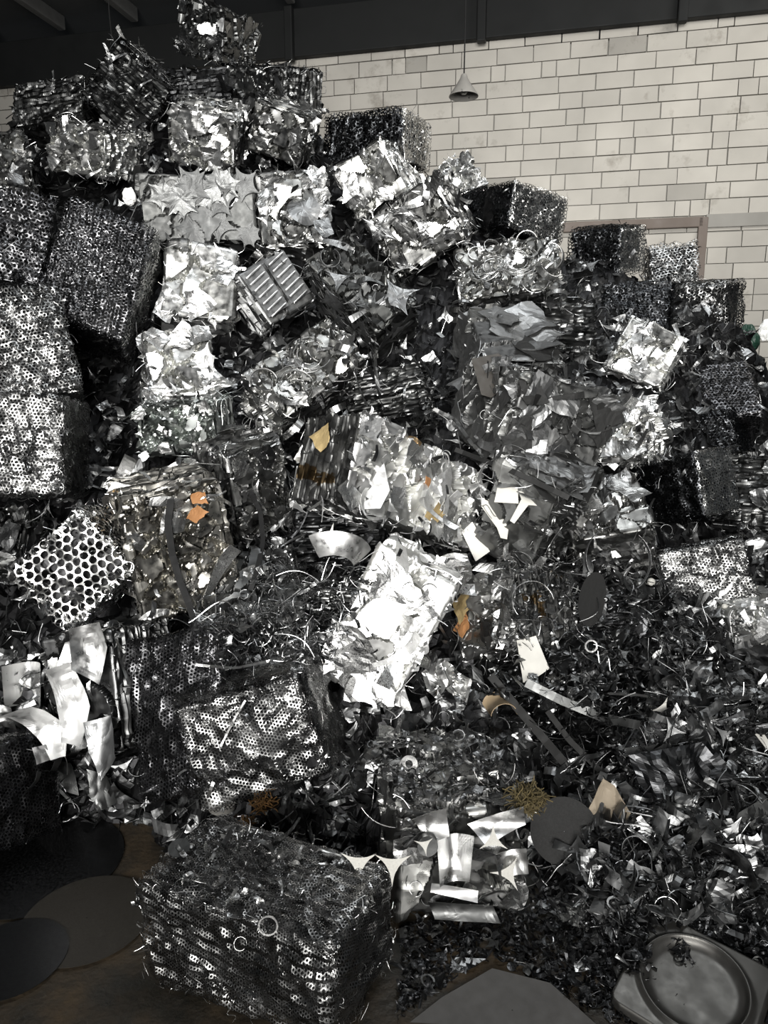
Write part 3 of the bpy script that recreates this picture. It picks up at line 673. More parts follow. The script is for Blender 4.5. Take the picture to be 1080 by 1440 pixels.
('b54','M','mesh_bale','black',(1.44, 3.51, 1.03),(0.89, -0.081, -0.131, -0.429),(0.37, 0.33, 0.32),
 'black mesh bale with a bright triangular flank at the right'),
('b55','M','mesh_bale','black',(1.84, 4.04, 1.17),(0.91, -0.174, -0.161, -0.339),(0.33, 0.5, 0.3),
 'black mesh bale with a shiny folded top flank at the right edge'),
('b56','M','mesh_bale','dark',(1.84, 4.23, 1.31),(0.888, -0.443, -0.015, -0.123),(0.46, 0.46, 0.46),
 'rear mesh bale at the right edge above the shiny folded one'),
('b57','L','layered_bale','dark',(1.77, 3.66, 0.93),(0.959, -0.253, 0.054, -0.114),(0.32, 0.4, 0.4),
 'layered dark bale at the right edge beside the triangular-flanked mesh bale'),
('b58','F','scrap_bale','black',(1.27, 2.69, 0.17),(0.987, 0.113, -0.111, -0.018),(0.42, 0.45, 0.48),
 'dark bale buried in loose scrap at the lower right edge'),
('b59','L','layered_bale','black',(1.12, 2.95, 0.38),(0.993, 0.099, -0.058, -0.039),(0.38, 0.39, 0.32),
 'dark layered bale buried under wires at the right of the loose scrap'),
('b60','L','layered_bale','black',(0.89, 3.03, 0.35),(0.993, -0.026, -0.033, -0.112),(0.22, 0.3, 0.23),
 'small blackish bale with ribbed front in the loose scrap'),
('b62','F','scrap_bale','mid',(-0.65, 3.35, 1.09),(0.943, 0.083, -0.079, 0.313),(0.29, 0.39, 0.41),
 'scrap bale between the strapped rusty bale and the white central bale'),
('b63','L','layered_bale','black',(-0.2, 3.23, 0.93),(0.998, 0.046, -0.012, 0.047),(0.41, 0.4, 0.3),
 'dark bale tucked under the white central bale'),
('b64','L','layered_bale','dark',(-0.35, 2.92, 0.62),(0.982, -0.095, 0.071, 0.146),(0.4, 0.39, 0.29),
 'dark bale under a tangle of wires left of the lower white bale'),
('b65','L','layered_bale','dark',(-0.53, 2.82, 0.64),(0.962, 0.259, -0.024, 0.078),(0.41, 0.41, 0.33),
 'dark bale of thin strips above the honeycomb mesh bales'),
('b66','L','layered_bale','black',(0.84, 3.03, 0.49),(0.951, -0.26, -0.044, -0.164),(0.43, 0.37, 0.22),
 'dark bale buried in the loose scrap behind the oval disc'),
('b67','L','layered_bale','black',(0.73, 2.61, 0.35),(0.933, 0.072, -0.175, -0.304),(0.44, 0.43, 0.4),
 'dark bale buried in loose scrap right of the shiny curved sheets'),
('b68','L','layered_bale','black',(-1.34, 6.0, 3.5),(0.958, -0.272, -0.076, 0.046),(0.45, 0.42, 0.35),
 'blackish layered bale directly beneath the topmost bale of the heap'),

]
ROOT = {}
for b in BALES: ROOT[b[0]] = bale(*b)
for b in BALES: OPT.setdefault(b[0], {})['dims'] = b[6]

# ---- special parts of single bales
def on_face(id_, fc, u, v, off=0.0):
    """point on a bale's face in its own frame; u,v in -1..1"""
    h = np.array(OPT[id_]['dims'])/2; au, _, av, an, sg = FACES[fc]; P = np.zeros(3); P[au] = u*h[au]; P[av] = v*h[av]; P[an] = sg*(h[an]+off)
    n = np.zeros(3); n[an] = sg; return P + [0, 0, h[2]], n
# slotted bale: bright raised louvres in rows on two grey plates
h36 = np.array(OPT['b36']['dims'])/2
for c in (-.45, .5):
    P, n = on_face('b36', 'F', c, .1, .012)
    V, Q = box_verts(Vector(P), Vector((1, 0, 0)), Vector((0, 1, 0)), UZ, h36[0]*.42, .002, h36[2]*.8)
    link('slotted_plate', mesh_from('slotted_plate', V, Q, None, np.ones((8, 3))), ROOT['b36'], M['greym'])
    for k in range(7):
        P, n = on_face('b36', 'F', c, .78 - k*.24, .018); x = np.linspace(-1, 1, 9)
        pts = np.stack([P[0] + x*h36[0]*.33, P[1] - .007*(1-x**4), P[2] + x*.010], 1); V, Q = tube(pts, .0085, 8, .7)
        o = link('louvre', mesh_from('louvre', V, Q, None, np.ones((len(V), 3)), True), ROOT['b36'], M['white']); o['label'] = 'bright raised slot edge'
# big flat round piece on the grey bale, and rings on the ring bales
P, n = on_face('b21', 'F', .25, -.1, .016); o = obj_piece('disc_offcut', 1, 'greym', P, n + np.array([.1, 0, .1]), 0, .095, ROOT['b21'], 'round_plate'); o['label'] = 'large flat grey disc'
def hoop_mesh(R, wd, arc=6.1, seed=0, th=.002):
    nl = 56; t = np.linspace(0, arc, nl); A = np.stack([np.cos(t)*R*(1+.03*np.sin(2*t+seed)), np.sin(t)*R, .02*R*np.sin(t*3+seed)], 1)
    B = A*np.array([1-th/R, 1-th/R, 1]); o1 = np.array([0, 0, wd/2])
    V = np.concatenate([np.stack([A-o1, A+o1], 1).reshape(-1, 3), np.stack([B-o1, B+o1], 1).reshape(-1, 3)]); q = grid_quads(nl, 2); n = nl*2
    rim = [[2*i, 2*i+2, 2*i+2+n, 2*i+n] for i in range(nl-1)] + [[2*i+3, 2*i+1, 2*i+1+n, 2*i+3+n] for i in range(nl-1)]
    return V, np.concatenate([q, q[:, ::-1]+n, np.array(rim)])
rg = np.random.default_rng(11)
for id_, nn, mk in (('b27', 12, 'bright'), ('b37', 14, 'light')):
    for k in range(nn):
        cl = [(.2, .2), (-.45, -.3)][k % 2] if id_ == 'b37' else [(.25, .1), (-.35, 0)][k % 2]
        P, n = on_face(id_, 'F', cl[0] + rg.normal(0, .06), cl[1] + rg.normal(0, .08), .006*(k % 4)); R = rg.uniform(.05, .11)
        V, Q = hoop_mesh(R, .008, rg.uniform(3.4, 6.2), k); o = link('wire_hoop', mesh_from('wire_hoop', V, Q, None, np.ones((len(V), 3)), True), ROOT[id_], M[mk])
        o.rotation_mode = 'QUATERNION'; o.rotation_quaternion = basis(n + rg.normal(0, .22, 3), rg.uniform(0, 6)).to_4x4().to_quaternion(); o.location = P
# rusty patches on the pieces the photograph shows rusty
for id_, fc, u, v, sz, mk in (('b16', 'F', .42, .55, .05, 'rust'), ('b16', 'F', .52, .78, .045, 'rust'), ('b39', 'F', .02, .15, .035, 'rust'), ('b39', 'F', .25, -.45, .05, 'ochre'), ('b39', 'F', .12, -.6, .03, 'ochre'),
                         ('b45', 'F', -.7, -.2, .08, 'rust'), ('b45', 'F', -.6, .3, .09, 'ochre'), ('b39', 'L', .1, .4, .07, 'ochre')):
    P, n = on_face(id_, fc, u, v, .016); o = obj_piece('plate_offcut', int(rg.integers(0, 14)), mk, P, n + rg.normal(0, .12, 3), rg.uniform(0, 6), sz, ROOT[id_]); o['label'] = 'rusty brown plate'

# ---------------------------------------------------------------- loose things lying on the heap
bpy.context.view_layer.update()
DG = bpy.context.evaluated_depsgraph_get()
def hit(px, py, far=9.0):
    o, d = ray(px, py); dn = d.normalized(); ok, loc, n, ix, ob, mt = SC.ray_cast(DG, o, dn, distance=far*2)
    if not ok: return o + d*3, -dn, None
    if n.dot(dn) > 0: n = -n
    return loc, n, ob
CR = Vector((1, 0, 0)); CU = Vector((0, math.sin(PITCH), math.cos(PITCH))); CB = Vector((0, -math.cos(PITCH), math.sin(PITCH)))
def orient(n, ang):
    n = Vector(n).normalized(); x = (CR - n*CR.dot(n)).normalized(); y = n.cross(x)
    return Matrix((x*math.cos(ang) + y*math.sin(ang), -x*math.sin(ang) + y*math.cos(ang), n)).transposed().to_4x4().to_quaternion()
def put(name, me, px, py, n, ang, mat, label, cat, size=1.0, lift=.012, group=None, cast=None):
    """lays a loose piece on whatever surface lies there"""
    loc, hn, ob = hit(*(cast or (px, py)))
    if cast: loc = at(px, py, (loc - Vector((0, 0, CAM_H))).dot(-CB))
    o = link(name, me, None, mat); o.rotation_mode = 'QUATERNION'
    o.rotation_quaternion = orient(n if n is not None else hn, math.radians(ang)); o.location = loc + CB*lift + Vector((0, 0, lift*.5)); o.scale = (size,)*3 if np.isscalar(size) else size
    return tag(o, label, cat, group)
def lib1(kind, i, key=None):
    V, Q = LIB[kind][i]; return mesh_from(kind, V, Q, None, np.ones((len(V), 3)))
def flat_star(k, depth, seed, bend=(.05, .05, 0)):
    V, Q = sheet(polar(star(k, depth, 1.0), .01, 8, 14*k), 8, 14*k, True, bend, 0, .03, seed, .03); return mesh_from('three_point_offcut', V, Q, None, np.ones((len(V), 3)))
def cut_plate(name, pts, th=.0025, bend=(0, 0, 0), n=14, crumple=.0, seed=1):
    """a plate cut to an outline: pts in metres in its own plane"""
    pts = np.array(pts, float); c = pts.mean(0); d = pts - c
    # dense outline
    out = []
    for i in range(len(d)):
        a, b = d[i], d[(i+1) % len(d)]
        for t in np.linspace(0, 1, n, endpoint=False): out.append(a*(1-t) + b*t)
    out = np.array(out); na = len(out); nr = 9; t = np.linspace(.01, 1, nr)[:, None, None]
    P = (t*out[None]).reshape(-1, 2); V, Q = sheet(P, nr, na, True, bend, 0, 0, seed, th)
    if crumple: V[:, 2] += crumple*(ridge(np.c_[V[:, :2]*18, np.full(len(V), seed*1.)], seed) + .5*vnoise(np.c_[V[:, :2]*40, np.zeros(len(V))], seed))
    return mesh_from(name, V, Q, None, np.ones((len(V), 3)), False)
UPB = (CB*.8 + Vector((0, 0, .5)))
HG = Vector((0, -.3, .95))
tri = [(505, 1214, 0, -90, .064, 'left of two pale three-pointed offcuts hung over the big foreground mesh bale'),
       (552, 1216, 0, -92, .064, 'right of two pale three-pointed offcuts hung over the big foreground mesh bale'),
       (686, 1182, 0, 90, .055, 'upper pale three-pointed offcut standing on the shiny curved sheets'),
       (706, 1226, 0, 60, .062, 'lower pale three-pointed offcut leaning on the shiny curved sheets'),
       (464, 765, 0, 75, .085, 'pale curved three-pointed offcut over the dark hollow left of the centre'),
       (926, 1000, 0, 70, .055, 'white pointed offcut standing upright in the loose scrap at the right'),
       (938, 1030, 0, 110, .06, 'grey pointed offcut just below the white upright one at the right'),
       (594, 1188, 0, 160, .035, 'small white pointed offcut left of the shiny curved sheets'),
       (1010, 1035, 0, 20, .05, 'dull pointed offcut lying right of the upright pointed offcuts')]
for i, (px, py, _, ang, sz, lab) in enumerate(tri):
    put('three_point_offcut', flat_star(3, .74, i), px, py, CB + Vector((random.uniform(-.15, .15), 0, random.uniform(0, .25))), ang, M['cream'] if i not in (6, 8) else M['greym'], lab, 'offcut', sz, .10 if i in (2, 3, 7) else .04, None, (538, 1228) if i == 1 else (500, 1222) if i == 0 else None)
S = 3.0/1040
def pxplate(name, pts, depth, mat, label, cat, bend=(0, 0, 0), crumple=.0, nrm=None, lift=.02, seed=1, cast=None):
    """cut plate whose outline is about pts in the photograph, at its real distance"""
    pts = np.array(pts, float); c = pts.mean(0); loc, hn, ob = hit(*(cast or c)); s = ((loc - Vector((0, 0, CAM_H))).dot(-CB) if depth is None else depth)
    n = Vector(nrm if nrm is not None else UPB).normalized(); q = orient(n, 0); Rm = np.array(q.to_matrix()); o_ = np.array([0, 0, CAM_H]); c0 = np.array(at(c[0], c[1], s)) if depth is not None else np.array(loc)
    W = []
    for p in pts:
        d = np.array(ray(*p)[1]); t = ((c0-o_) @ np.array(n))/(d @ np.array(n)); W.append((o_ + d*t - c0) @ Rm)
    W = np.array(W)[:, :2]; m2 = W.mean(0)
    me = cut_plate(name, W, .0025, bend, 14, crumple, seed)
    o = link(name, me, None, mat); o.rotation_mode = 'QUATERNION'; o.rotation_quaternion = q
    o.location = Vector(c0 + Rm[:, 0]*m2[0] + Rm[:, 1]*m2[1]) + CB*lift
    return tag(o, label, cat)
pxplate('rectangular_plate', [(644, 738), (664, 734), (688, 775), (668, 789)], None, M['cream'], 'pale rectangular plate lying below the right end of the white central bale', 'plate')
pxplate('leaf_shaped_plate', [(676, 700), (690, 702), (714, 742), (712, 758), (703, 756), (698, 742), (676, 712)], None, M['cream'], 'long pale plate with a rounded foot right of the white central bale', 'plate')
pxplate('notched_plate', [(703, 664), (726, 676), (728, 708), (694, 706)], None, M['cream'], 'pale notched square plate on the grey layered bale', 'plate')
pxplate('branched_plate', [(722, 676), (740, 672), (750, 694), (768, 702), (766, 712), (742, 710), (722, 736), (716, 732), (732, 702)], None, M['cream'], 'pale branched plate beside the notched square plate', 'plate')
pxplate('white_cut_plate', [(495, 650), (540, 652), (548, 690), (535, 715), (512, 716)], None, M['white'], 'large smooth plate at the left end of the white central bale', 'plate', nrm=CB + Vector((.2, 0, .35)))
pxplate('rusty_sheet', [(812, 1132), (836, 1080), (852, 1090), (874, 1128), (846, 1168), (822, 1150)], None, metal('rust_stained_pale_sheet', (.30, .25, .185), .7, metallic=.2, scale=60), 'pale rust-stained sheet standing in the loose scrap at lower right', 'sheet', crumple=.006, nrm=CB, lift=.09)
pxplate('bent_sheet', [(725, 900), (752, 893), (770, 940), (742, 958), (734, 958)], None, M['cream'], 'white curved sheet right of the rusty patched bale', 'sheet', bend=(3, 0, 0))
pxplate('crumpled_sheet', [(592, 945), (622, 925), (662, 958), (655, 990), (630, 992), (600, 972)], None, M['light'], 'grey creased sheet right of the lower white bale', 'sheet', bend=(2, 0, 1), crumple=.012)
pxplate('dark_plate', [(1020, 1148), (1070, 1118), (1090, 1140), (1036, 1176)], None, M['greyd'], 'dull grey oblong plate on the loose scrap at the lower right edge', 'plate')
pxplate('dark_sheet', [(880, 1060), (990, 1040), (1050, 1110), (1000, 1165), (905, 1120)], None, M['black'], 'wide blackish sheet half buried at the lower right', 'sheet', crumple=.01)
pxplate('strip_plate', [(870, 1050), (940, 1042), (942, 1056), (872, 1062)], None, M['greyd'], 'thin grey strip lying on the wide blackish sheet', 'strip')
pxplate('white_shard', [(1058, 1030), (1068, 1026), (1084, 1050), (1078, 1056)], None, M['cream'], 'small white shard at the right picture edge above the oblong plate', 'shard')
pxplate('brown_sheet', [(662, 506), (700, 498), (732, 530), (690, 560), (676, 556)], None, M['ochre'], 'brownish dark sheet on the upper left corner of the large grey bale', 'sheet', bend=(.3, 0, 0)).active_material = metal('brown_dull_sheet', (.045, .040, .034), .6, metallic=.3)
pxplate('light_leaf_plate', [(612, 1382), (640, 1340), (682, 1342), (660, 1356)], None, M['greym'], 'lighter leaf-shaped plate behind the wide flat floor sheet', 'plate', nrm=HG)
pxplate('floor_sheet', [(545, 1450), (620, 1392), (690, 1352), (770, 1372), (835, 1430), (850, 1470)], None, metal('dull_floor_sheet', (.075, .072, .068), .6, metallic=.3), 'wide flat grey sheet on the floor right of the foreground bale', 'sheet', nrm=Vector((0, -.12, 1)), lift=.03)
pxplate('striped_plate', [(20, 930), (70, 928), (76, 985), (45, 992), (22, 985)], None, M['bright'], 'bright wavy sheet at the left edge under the perforated bale', 'sheet', bend=(14, 0, 0), nrm=CB)
for i, (pts, bend, mk, lab) in enumerate([
  ([(85, 935), (112, 925), (140, 985), (128, 1040), (100, 1035)], (9, 2, 0), 'white', 'large white glossy bent sheet under the perforated bale'),
  ([(20, 990), (60, 975), (102, 1015), (105, 1045), (85, 1050)], (2, 9, 0), 'white', 'white curved sheet sweeping down below the wavy sheet'),
  ([(108, 880), (150, 870), (160, 905), (150, 955), (112, 935)], (7, 3, 1), 'bright', 'bright folded sheet just under the tip of the perforated bale'),
  ([(100, 900), (135, 890), (120, 930), (95, 935)], (4, 0, 4), 'light', 'small bent sheet between the perforated bale and the white glossy sheet'),
  ([(130, 1010), (165, 1000), (175, 1060), (150, 1090), (135, 1050)], (7, 0, 0), 'greym', 'grey bent sheet hanging below the white glossy sheet'),
  ([(130, 1075), (160, 1085), (175, 1120), (150, 1132), (136, 1112)], (5, 0, 2), 'greyd', 'lowest grey bent sheet of the cluster at the left'),
  ([(75, 1060), (110, 1065), (120, 1110), (85, 1100)], (2, 4, 2), 'greyd', 'dark dull sheet left of the lowest bent sheets'),
  ([(0, 985), (25, 990), (35, 1020), (5, 1015)], (8, 0, 0), 'light', 'small shiny sheet end at the left picture edge'),
  ([(55, 1045), (75, 1040), (84, 1060), (62, 1068)], (2, 0, 0), 'light', 'small pale rectangular tab under the white curved sheet')]):
    pxplate('bent_sheet', pts, None, M[mk], lab, 'sheet', bend=bend, crumple=.004, nrm=CB + Vector((random.uniform(-.3, .3), 0, random.uniform(-.1, .4))), lift=.05, seed=i)
for i, (pts, bend, mk, lab) in enumerate([
  ([(610, 1165), (660, 1160), (655, 1225), (615, 1232)], (16, 0, 0), 'bright', 'shiny curved sheet in the middle of the front of the lower middle bale'),
  ([(580, 1140), (625, 1125), (630, 1165), (600, 1175)], (4, 8, 0), 'light', 'shiny folded sheet at the top left of the lower middle bale front'),
  ([(655, 1150), (730, 1120), (735, 1150), (680, 1175)], (0, 14, 0), 'bright', 'long shiny rolled sheet along the top edge of the lower middle bale'),
  ([(605, 1228), (670, 1242), (668, 1256), (604, 1244)], (0, 20, 0), 'white', 'bright bar-like folded strip low on the lower middle bale front'),
  ([(600, 1255), (690, 1262), (700, 1285), (610, 1280)], (0, 10, 0), 'greyd', 'grey rolled sheet at the foot of the lower middle bale'),
  ([(690, 1190), (735, 1180), (738, 1215), (700, 1225)], (9, 3, 0), 'light', 'bent sheet behind the two pale three-pointed offcuts on the shiny bale')]):
    pxplate('curved_sheet', pts, None, M[mk], lab, 'sheet', bend=bend, crumple=.003, nrm=CB + Vector((random.uniform(-.2, .2), 0, .15)), lift=.045, seed=i+30)
# discs
def disc(px, py, rx, n, mat, label, sy=1, cat='disc', ri=.01, th=.03, ang=0, name='round_disc', lift=.015):
    V, Q = sheet(polar(lambda t_: 1+0*t_, ri, 6, 48), 6, 48, True, (.03, .03, 0) if th > .01 else (0, 0, 0), 0, .02 if th > .01 else 0, int(px), th); V[:, 1] *= sy
    loc, _, _ = hit(px, py); s = (loc - Vector((0, 0, CAM_H))).dot(-CB)
    return put(name, mesh_from(name, V, Q, None, np.ones((len(V), 3))), px, py, n, ang, mat, label, cat, rx*s/1040, lift)
disc(826, 850, 38, CB + Vector((.5, 0, 0)), M['matted'], 'dark oval disc standing upright in the tangled wires at the right', .62, ang=75, lift=.06)
disc(782, 1170, 45, CB + Vector((-.15, 0, .15)), M['matted'], 'large dark round disc standing right of the shiny curved sheets', lift=.10)
disc(313, 1130, 19, HG, M['concrete'], 'pale round cap between the two lower mesh bales', .8, th=.4)
disc(254, 1192, 15, HG, M['greyd'], 'dark round disc at the back left on top of the foreground mesh bale')
disc(303, 1237, 22, HG, M['greyd'], 'larger dark round disc on top of the foreground mesh bale')
disc(60, 1212, 110, Vector((0, 0, 1)), M['black'], 'broad thin dark disc on the floor at the left picture edge', lift=.010, th=.006)
disc(125, 1290, 88, Vector((0, 0, 1)), metal('disc_dirty', (.035, .031, .025), .5, metallic=.4), 'thin dark disc on the floor left of the foreground bale', lift=.014, th=.006)
disc(20, 1345, 75, Vector((0, 0, 1)), M['black'], 'thin dark disc at the lower left picture corner', lift=.018, th=.006)
disc(600, 1190, 14, CB, M['greyd'], 'dark round knob-like cap at the left of the shiny bale front', th=.9, lift=.05)
disc(380, 1300, 14, CB, M['light'], 'thin bright ring on the front of the foreground mesh bale', ri=.84, cat='ring', name='metal_ring', th=.12, lift=.03)
disc(828, 912, 9, CB, M['light'], 'small bright ring above the small blackish ribbed bale', ri=.75, cat='ring', name='metal_ring', th=.25, lift=.03)
disc(862, 1270, 11, HG, M['mid'], 'small ring lying in the loose scrap right of the middle', ri=.75, cat='ring', name='metal_ring', th=.2)
disc(575, 1075, 12, CB, M['light'], 'small round washer on the top of the shiny-fronted bale', ri=.45, cat='washer', name='washer', th=.1)
for px, py, r, mk, lab in ((912, 822, 5.5, 'cream', 'small white ball in the scrap at the right'), (896, 824, 8, 'greyd', 'dark round knob left of the small white ball'), (1014, 856, 4, 'cream', 'tiny white ball under the crumpled mesh bale')):
    loc, _, _ = hit(px, py); s = (loc - Vector((0, 0, CAM_H))).dot(-CB); R = r*s/1040; n1 = 16; ph = np.linspace(.02, math.pi-.02, n1)
    V = np.array([[math.sin(p_)*math.cos(a), math.sin(p_)*math.sin(a), math.cos(p_)*.93] for p_ in ph for a in np.linspace(0, 2*math.pi, 24, endpoint=False)])
    V = V*(1+.03*vnoise(V*3, 4)[:, None])*R; put('small_ball', mesh_from('small_ball', V, grid_quads(n1, 24, True), None, np.ones((len(V), 3)), True), px, py, CB, 0, M[mk], lab, 'ball', 1, .03)
for px, py, r, wd, arc, ang, mk, lab in ((858, 800, 46, .020, 4.6, -60, 'greym', 'big open hoop lying in the tangle right of the centre'), (745, 855, 30, .008, 3.6, 10, 'light', 'thin curved hoop left of the dark oval disc'),
                                (790, 775, 26, .008, 5.0, 30, 'greym', 'smaller hoop inside the tangle above the dark oval disc'), (690, 1078, 30, .006, 3.0, 190, 'mid', 'thin arched strip on top of the shiny-fronted bale'),
                                (560, 1100, 60, .010, 2.0, 215, 'light', 'long curved strip along the front top edge of the shiny-fronted bale'), (345, 1322, 9, .003, 5.5, 0, 'light', 'twisted thin wire loop left of the bright ring')):
    loc, _, _ = hit(px, py); s = (loc - Vector((0, 0, CAM_H))).dot(-CB); V, Q = hoop_mesh(r*s/1040, wd, arc, px)
    put('open_hoop', mesh_from('open_hoop', V, Q, None, np.ones((len(V), 3)), True), px, py, CB + Vector((.1, 0, .3)), ang, M[mk], lab, 'hoop', 1, .10 if r > 40 else .06)
# black straps hanging over the rusty bale
def band(name, pts, wd, mat, label, cat, lift=.03, samples=24, th=.004):
    P = np.array(pts, float); tt = np.linspace(0, len(P)-1, samples); X = np.interp(tt, range(len(P)), P[:, 0]); Y_ = np.interp(tt, range(len(P)), P[:, 1])
    W = []; smin = []
    for x, y in zip(X, Y_):
        loc, _, _ = hit(x, y); smin.append((loc - Vector((0, 0, CAM_H))).dot(-CB))
    smin = np.array(smin); k = np.polyfit(tt, smin, 1); sm = np.minimum(np.polyval(k, tt), smin) - lift
    sm = np.convolve(np.r_[sm[:3][::-1], sm, sm[-3:][::-1]], np.ones(7)/7, 'valid')
    C = np.array([at(x, y, s) for x, y, s in zip(X, Y_, sm)]); t = np.gradient(C, axis=0); t /= np.linalg.norm(t, axis=1)[:, None]
    side = np.cross(t, np.array(CB)); side /= np.linalg.norm(side, axis=1)[:, None]; nb = np.array(CB)
    o0 = C[0].copy(); C = C - o0
    V = np.concatenate([np.stack([C - side*wd/2, C + side*wd/2], 1).reshape(-1, 3), np.stack([C - side*wd/2 - nb*th, C + side*wd/2 - nb*th], 1).reshape(-1, 3)])
    n = samples*2; q = grid_quads(samples, 2); rim = [[2*i, 2*i+2, 2*i+2+n, 2*i+n] for i in range(samples-1)] + [[2*i+3, 2*i+1, 2*i+1+n, 2*i+3+n] for i in range(samples-1)]
    me = mesh_from(name, V, np.concatenate([q, q[:, ::-1]+n, np.array(rim)]), None, np.ones((len(V), 3)), False)
    o = link(name, me, None, mat); o.location = o0; return tag(o, label, cat)
band('black_strap', [(240, 702), (236, 735), (241, 775), (252, 815), (266, 850), (276, 882)], .026, M['rubber'], 'flat black strap hanging down over the rusty pressed bale', 'strap')
band('black_strap', [(352, 690), (366, 720), (370, 760), (362, 800), (352, 830)], .02, M['rubber'], 'black strap curving down right of the rusty pressed bale', 'strap')
band('pale_strip', [(300, 1100), (285, 1140)], .01, M['light'], 'short pale strip at the left edge of the speckled mesh bale', 'strip', samples=8)
band('pale_strip', [(345, 985), (330, 1010), (310, 1050)], .006, M['light'], 'thin pale strip across the face of the speckled mesh bale', 'strip', samples=10)
band('long_strip', [(275, 935), (330, 940), (400, 925)], .008, M['light'], 'long thin bright strip over the tops of the honeycomb mesh bales', 'strip', samples=12, lift=.05)
band('curved_strip', [(610, 575), (640, 590), (662, 622), (680, 640)], .018, M['light'], 'twisted grey ribbon between the white central bale and the large grey bale', 'strip', samples=14)
band('dark_strip', [(640, 632), (720, 662), (800, 700)], .022, M['matted'], 'long dark strip between the large grey bale and the grey layered bale', 'strip', samples=16, th=.01)
band('curved_strip', [(845, 985), (850, 975), (905, 978), (930, 985)], .008, M['light'], 'thin bright bent strip below the small blackish ribbed bale', 'strip', samples=14)
band('metal_strip', [(740, 960), (790, 985), (850, 1010), (900, 1020)], .03, M['greyd'], 'broad grey strip sloping down right of the white curved sheet', 'strip', samples=16, lift=.03)
band('metal_strip', [(690, 950), (740, 1010), (800, 1080)], .03, M['matted'], 'broad black strip sloping down left of the rust-stained sheet', 'strip', samples=16)
band('metal_strip', [(770, 1000), (800, 1040), (850, 1090)], .02, M['matted'], 'dark strip above the rust-stained sheet', 'strip', samples=16)
# bowl-like shiny dish edge
n1, n2 = 10, 30; a = np.linspace(-.2, 1.9, n2); rr_ = np.linspace(.55, 1, n1)
V = np.array([[r*math.cos(x)*.16 - .06, r*math.sin(x)*.16 - .1, .10*(r**2)] for r in rr_ for x in a]); V = np.concatenate([V, V + [0, 0, -.003]])
put('broken_dish', mesh_from('broken_dish', V, np.concatenate([grid_quads(n1, n2), grid_quads(n1, n2)[:, ::-1]+n1*n2]), None, np.ones((len(V), 3)), True), 480, 805, Vector((0, -.35, .95)), 20, M['bright'], 'shiny curved dish edge above the wire tangle left of the lower white bale', 'dish', 1, .16)
# dry brown fibre clump and orange frayed fibre
for px, py, n_, r_, mk, lab, nm in ((738, 1124, 420, .042, 'fibre', 'tangled mossy brown clump beside the shiny curved sheets', 'fibre_clump'), (372, 1128, 60, .045, 'orange', 'frayed orange fibres between the two lower mesh bales', 'frayed_fibre'),
                                (352, 1156, 50, .022, 'orange', 'small orange-brown tuft at the back of the foreground bale', 'fibre_tuft')):
    sp = Soup(); g = np.random.default_rng(px)
    for k in range(n_):
        c = g.normal(0, r_*.42, 3)*[1, .7, 1.2]; d = g.normal(0, 1, 3); d /= np.linalg.norm(d); t_ = np.linspace(-1, 1, 6)[:, None]
        e = g.normal(0, 1, 3)*r_*.2; V, Q = tube(c + d*t_*r_*.45 + e*t_**2, .0016, 4); q_ = g.uniform(.5, 1.3); sp.add(V, Q, None, (q_, q_, q_))
    put(nm, sp.mesh(nm), px, py, CB, 0, M[mk], lab, 'fibre', 1, .04)
# brown bent bracket
V, Q = sheet(polar(lambda t_: 1+0*t_, .9, 2, 20), 2, 20, True, (0, 0, 0), 0, 0, 1)
t_ = np.linspace(0, math.pi, 20); A = np.stack([np.cos(t_)*.05, np.zeros(20), np.sin(t_)*.045], 1); wd = np.array([0, .05, 0])
V = np.concatenate([np.stack([A-wd, A+wd], 1).reshape(-1, 3), np.stack([A*.94-wd, A*.94+wd], 1).reshape(-1, 3)]); Q = np.concatenate([grid_quads(20, 2), grid_quads(20, 2)[:, ::-1]+40, [[2*i, 2*i+2, 2*i+42, 2*i+40] for i in range(19)], [[2*i+3, 2*i+1, 2*i+41, 2*i+43] for i in range(19)]])
put('bent_bracket', mesh_from('bent_bracket', V, Q, None, np.ones((len(V), 3)), True), 700, 1000, Vector((0, 0, 1)), 10, metal('stained_bracket', (.36, .27, .17), .5, metallic=.3), 'brown-stained arched bracket below the rusty patched bale', 'bracket', 1, .04)
# stamped square plate with a raised round panel
n1 = 110; U, W_ = np.meshgrid(np.linspace(-1, 1, n1), np.linspace(-1, 1, n1), indexing='ij'); r = np.hypot(U, W_); hs = .165
ed = np.maximum(np.abs(U), np.abs(W_)); zz = .014*np.exp(-((r-.80)/.045)**2) - .012*(1/(1+np.exp((r-.70)/.03))) + .0015*vnoise(np.stack([U.ravel()*3, W_.ravel()*3, U.ravel()*0], 1), 2).reshape(U.shape) - .02*np.clip((ed-.95)/.05, 0, 1)**2
cut = np.clip((np.abs(U)+np.abs(W_)-1.78), 0, 1); U2 = U*(1-cut*.3); W2 = W_*(1-cut*.3)
V = np.stack([U2.ravel()*hs, W2.ravel()*hs, zz.ravel()], 1); V = np.concatenate([V, V - [0, 0, .004]])
sq = put('stamped_plate', mesh_from('stamped_plate', V, np.concatenate([grid_quads(n1, n1), grid_quads(n1, n1)[:, ::-1]+n1*n1]), None, np.ones((len(V), 3)), True), 962, 1378, Vector((-.05, -.22, 1)), 52, metal('stamped_steel', (.11, .107, .10), .42, var=.08, metallic=.85), 'square plate with a round stamped panel on the scrap at the lower right corner', 'plate', 1, .055)
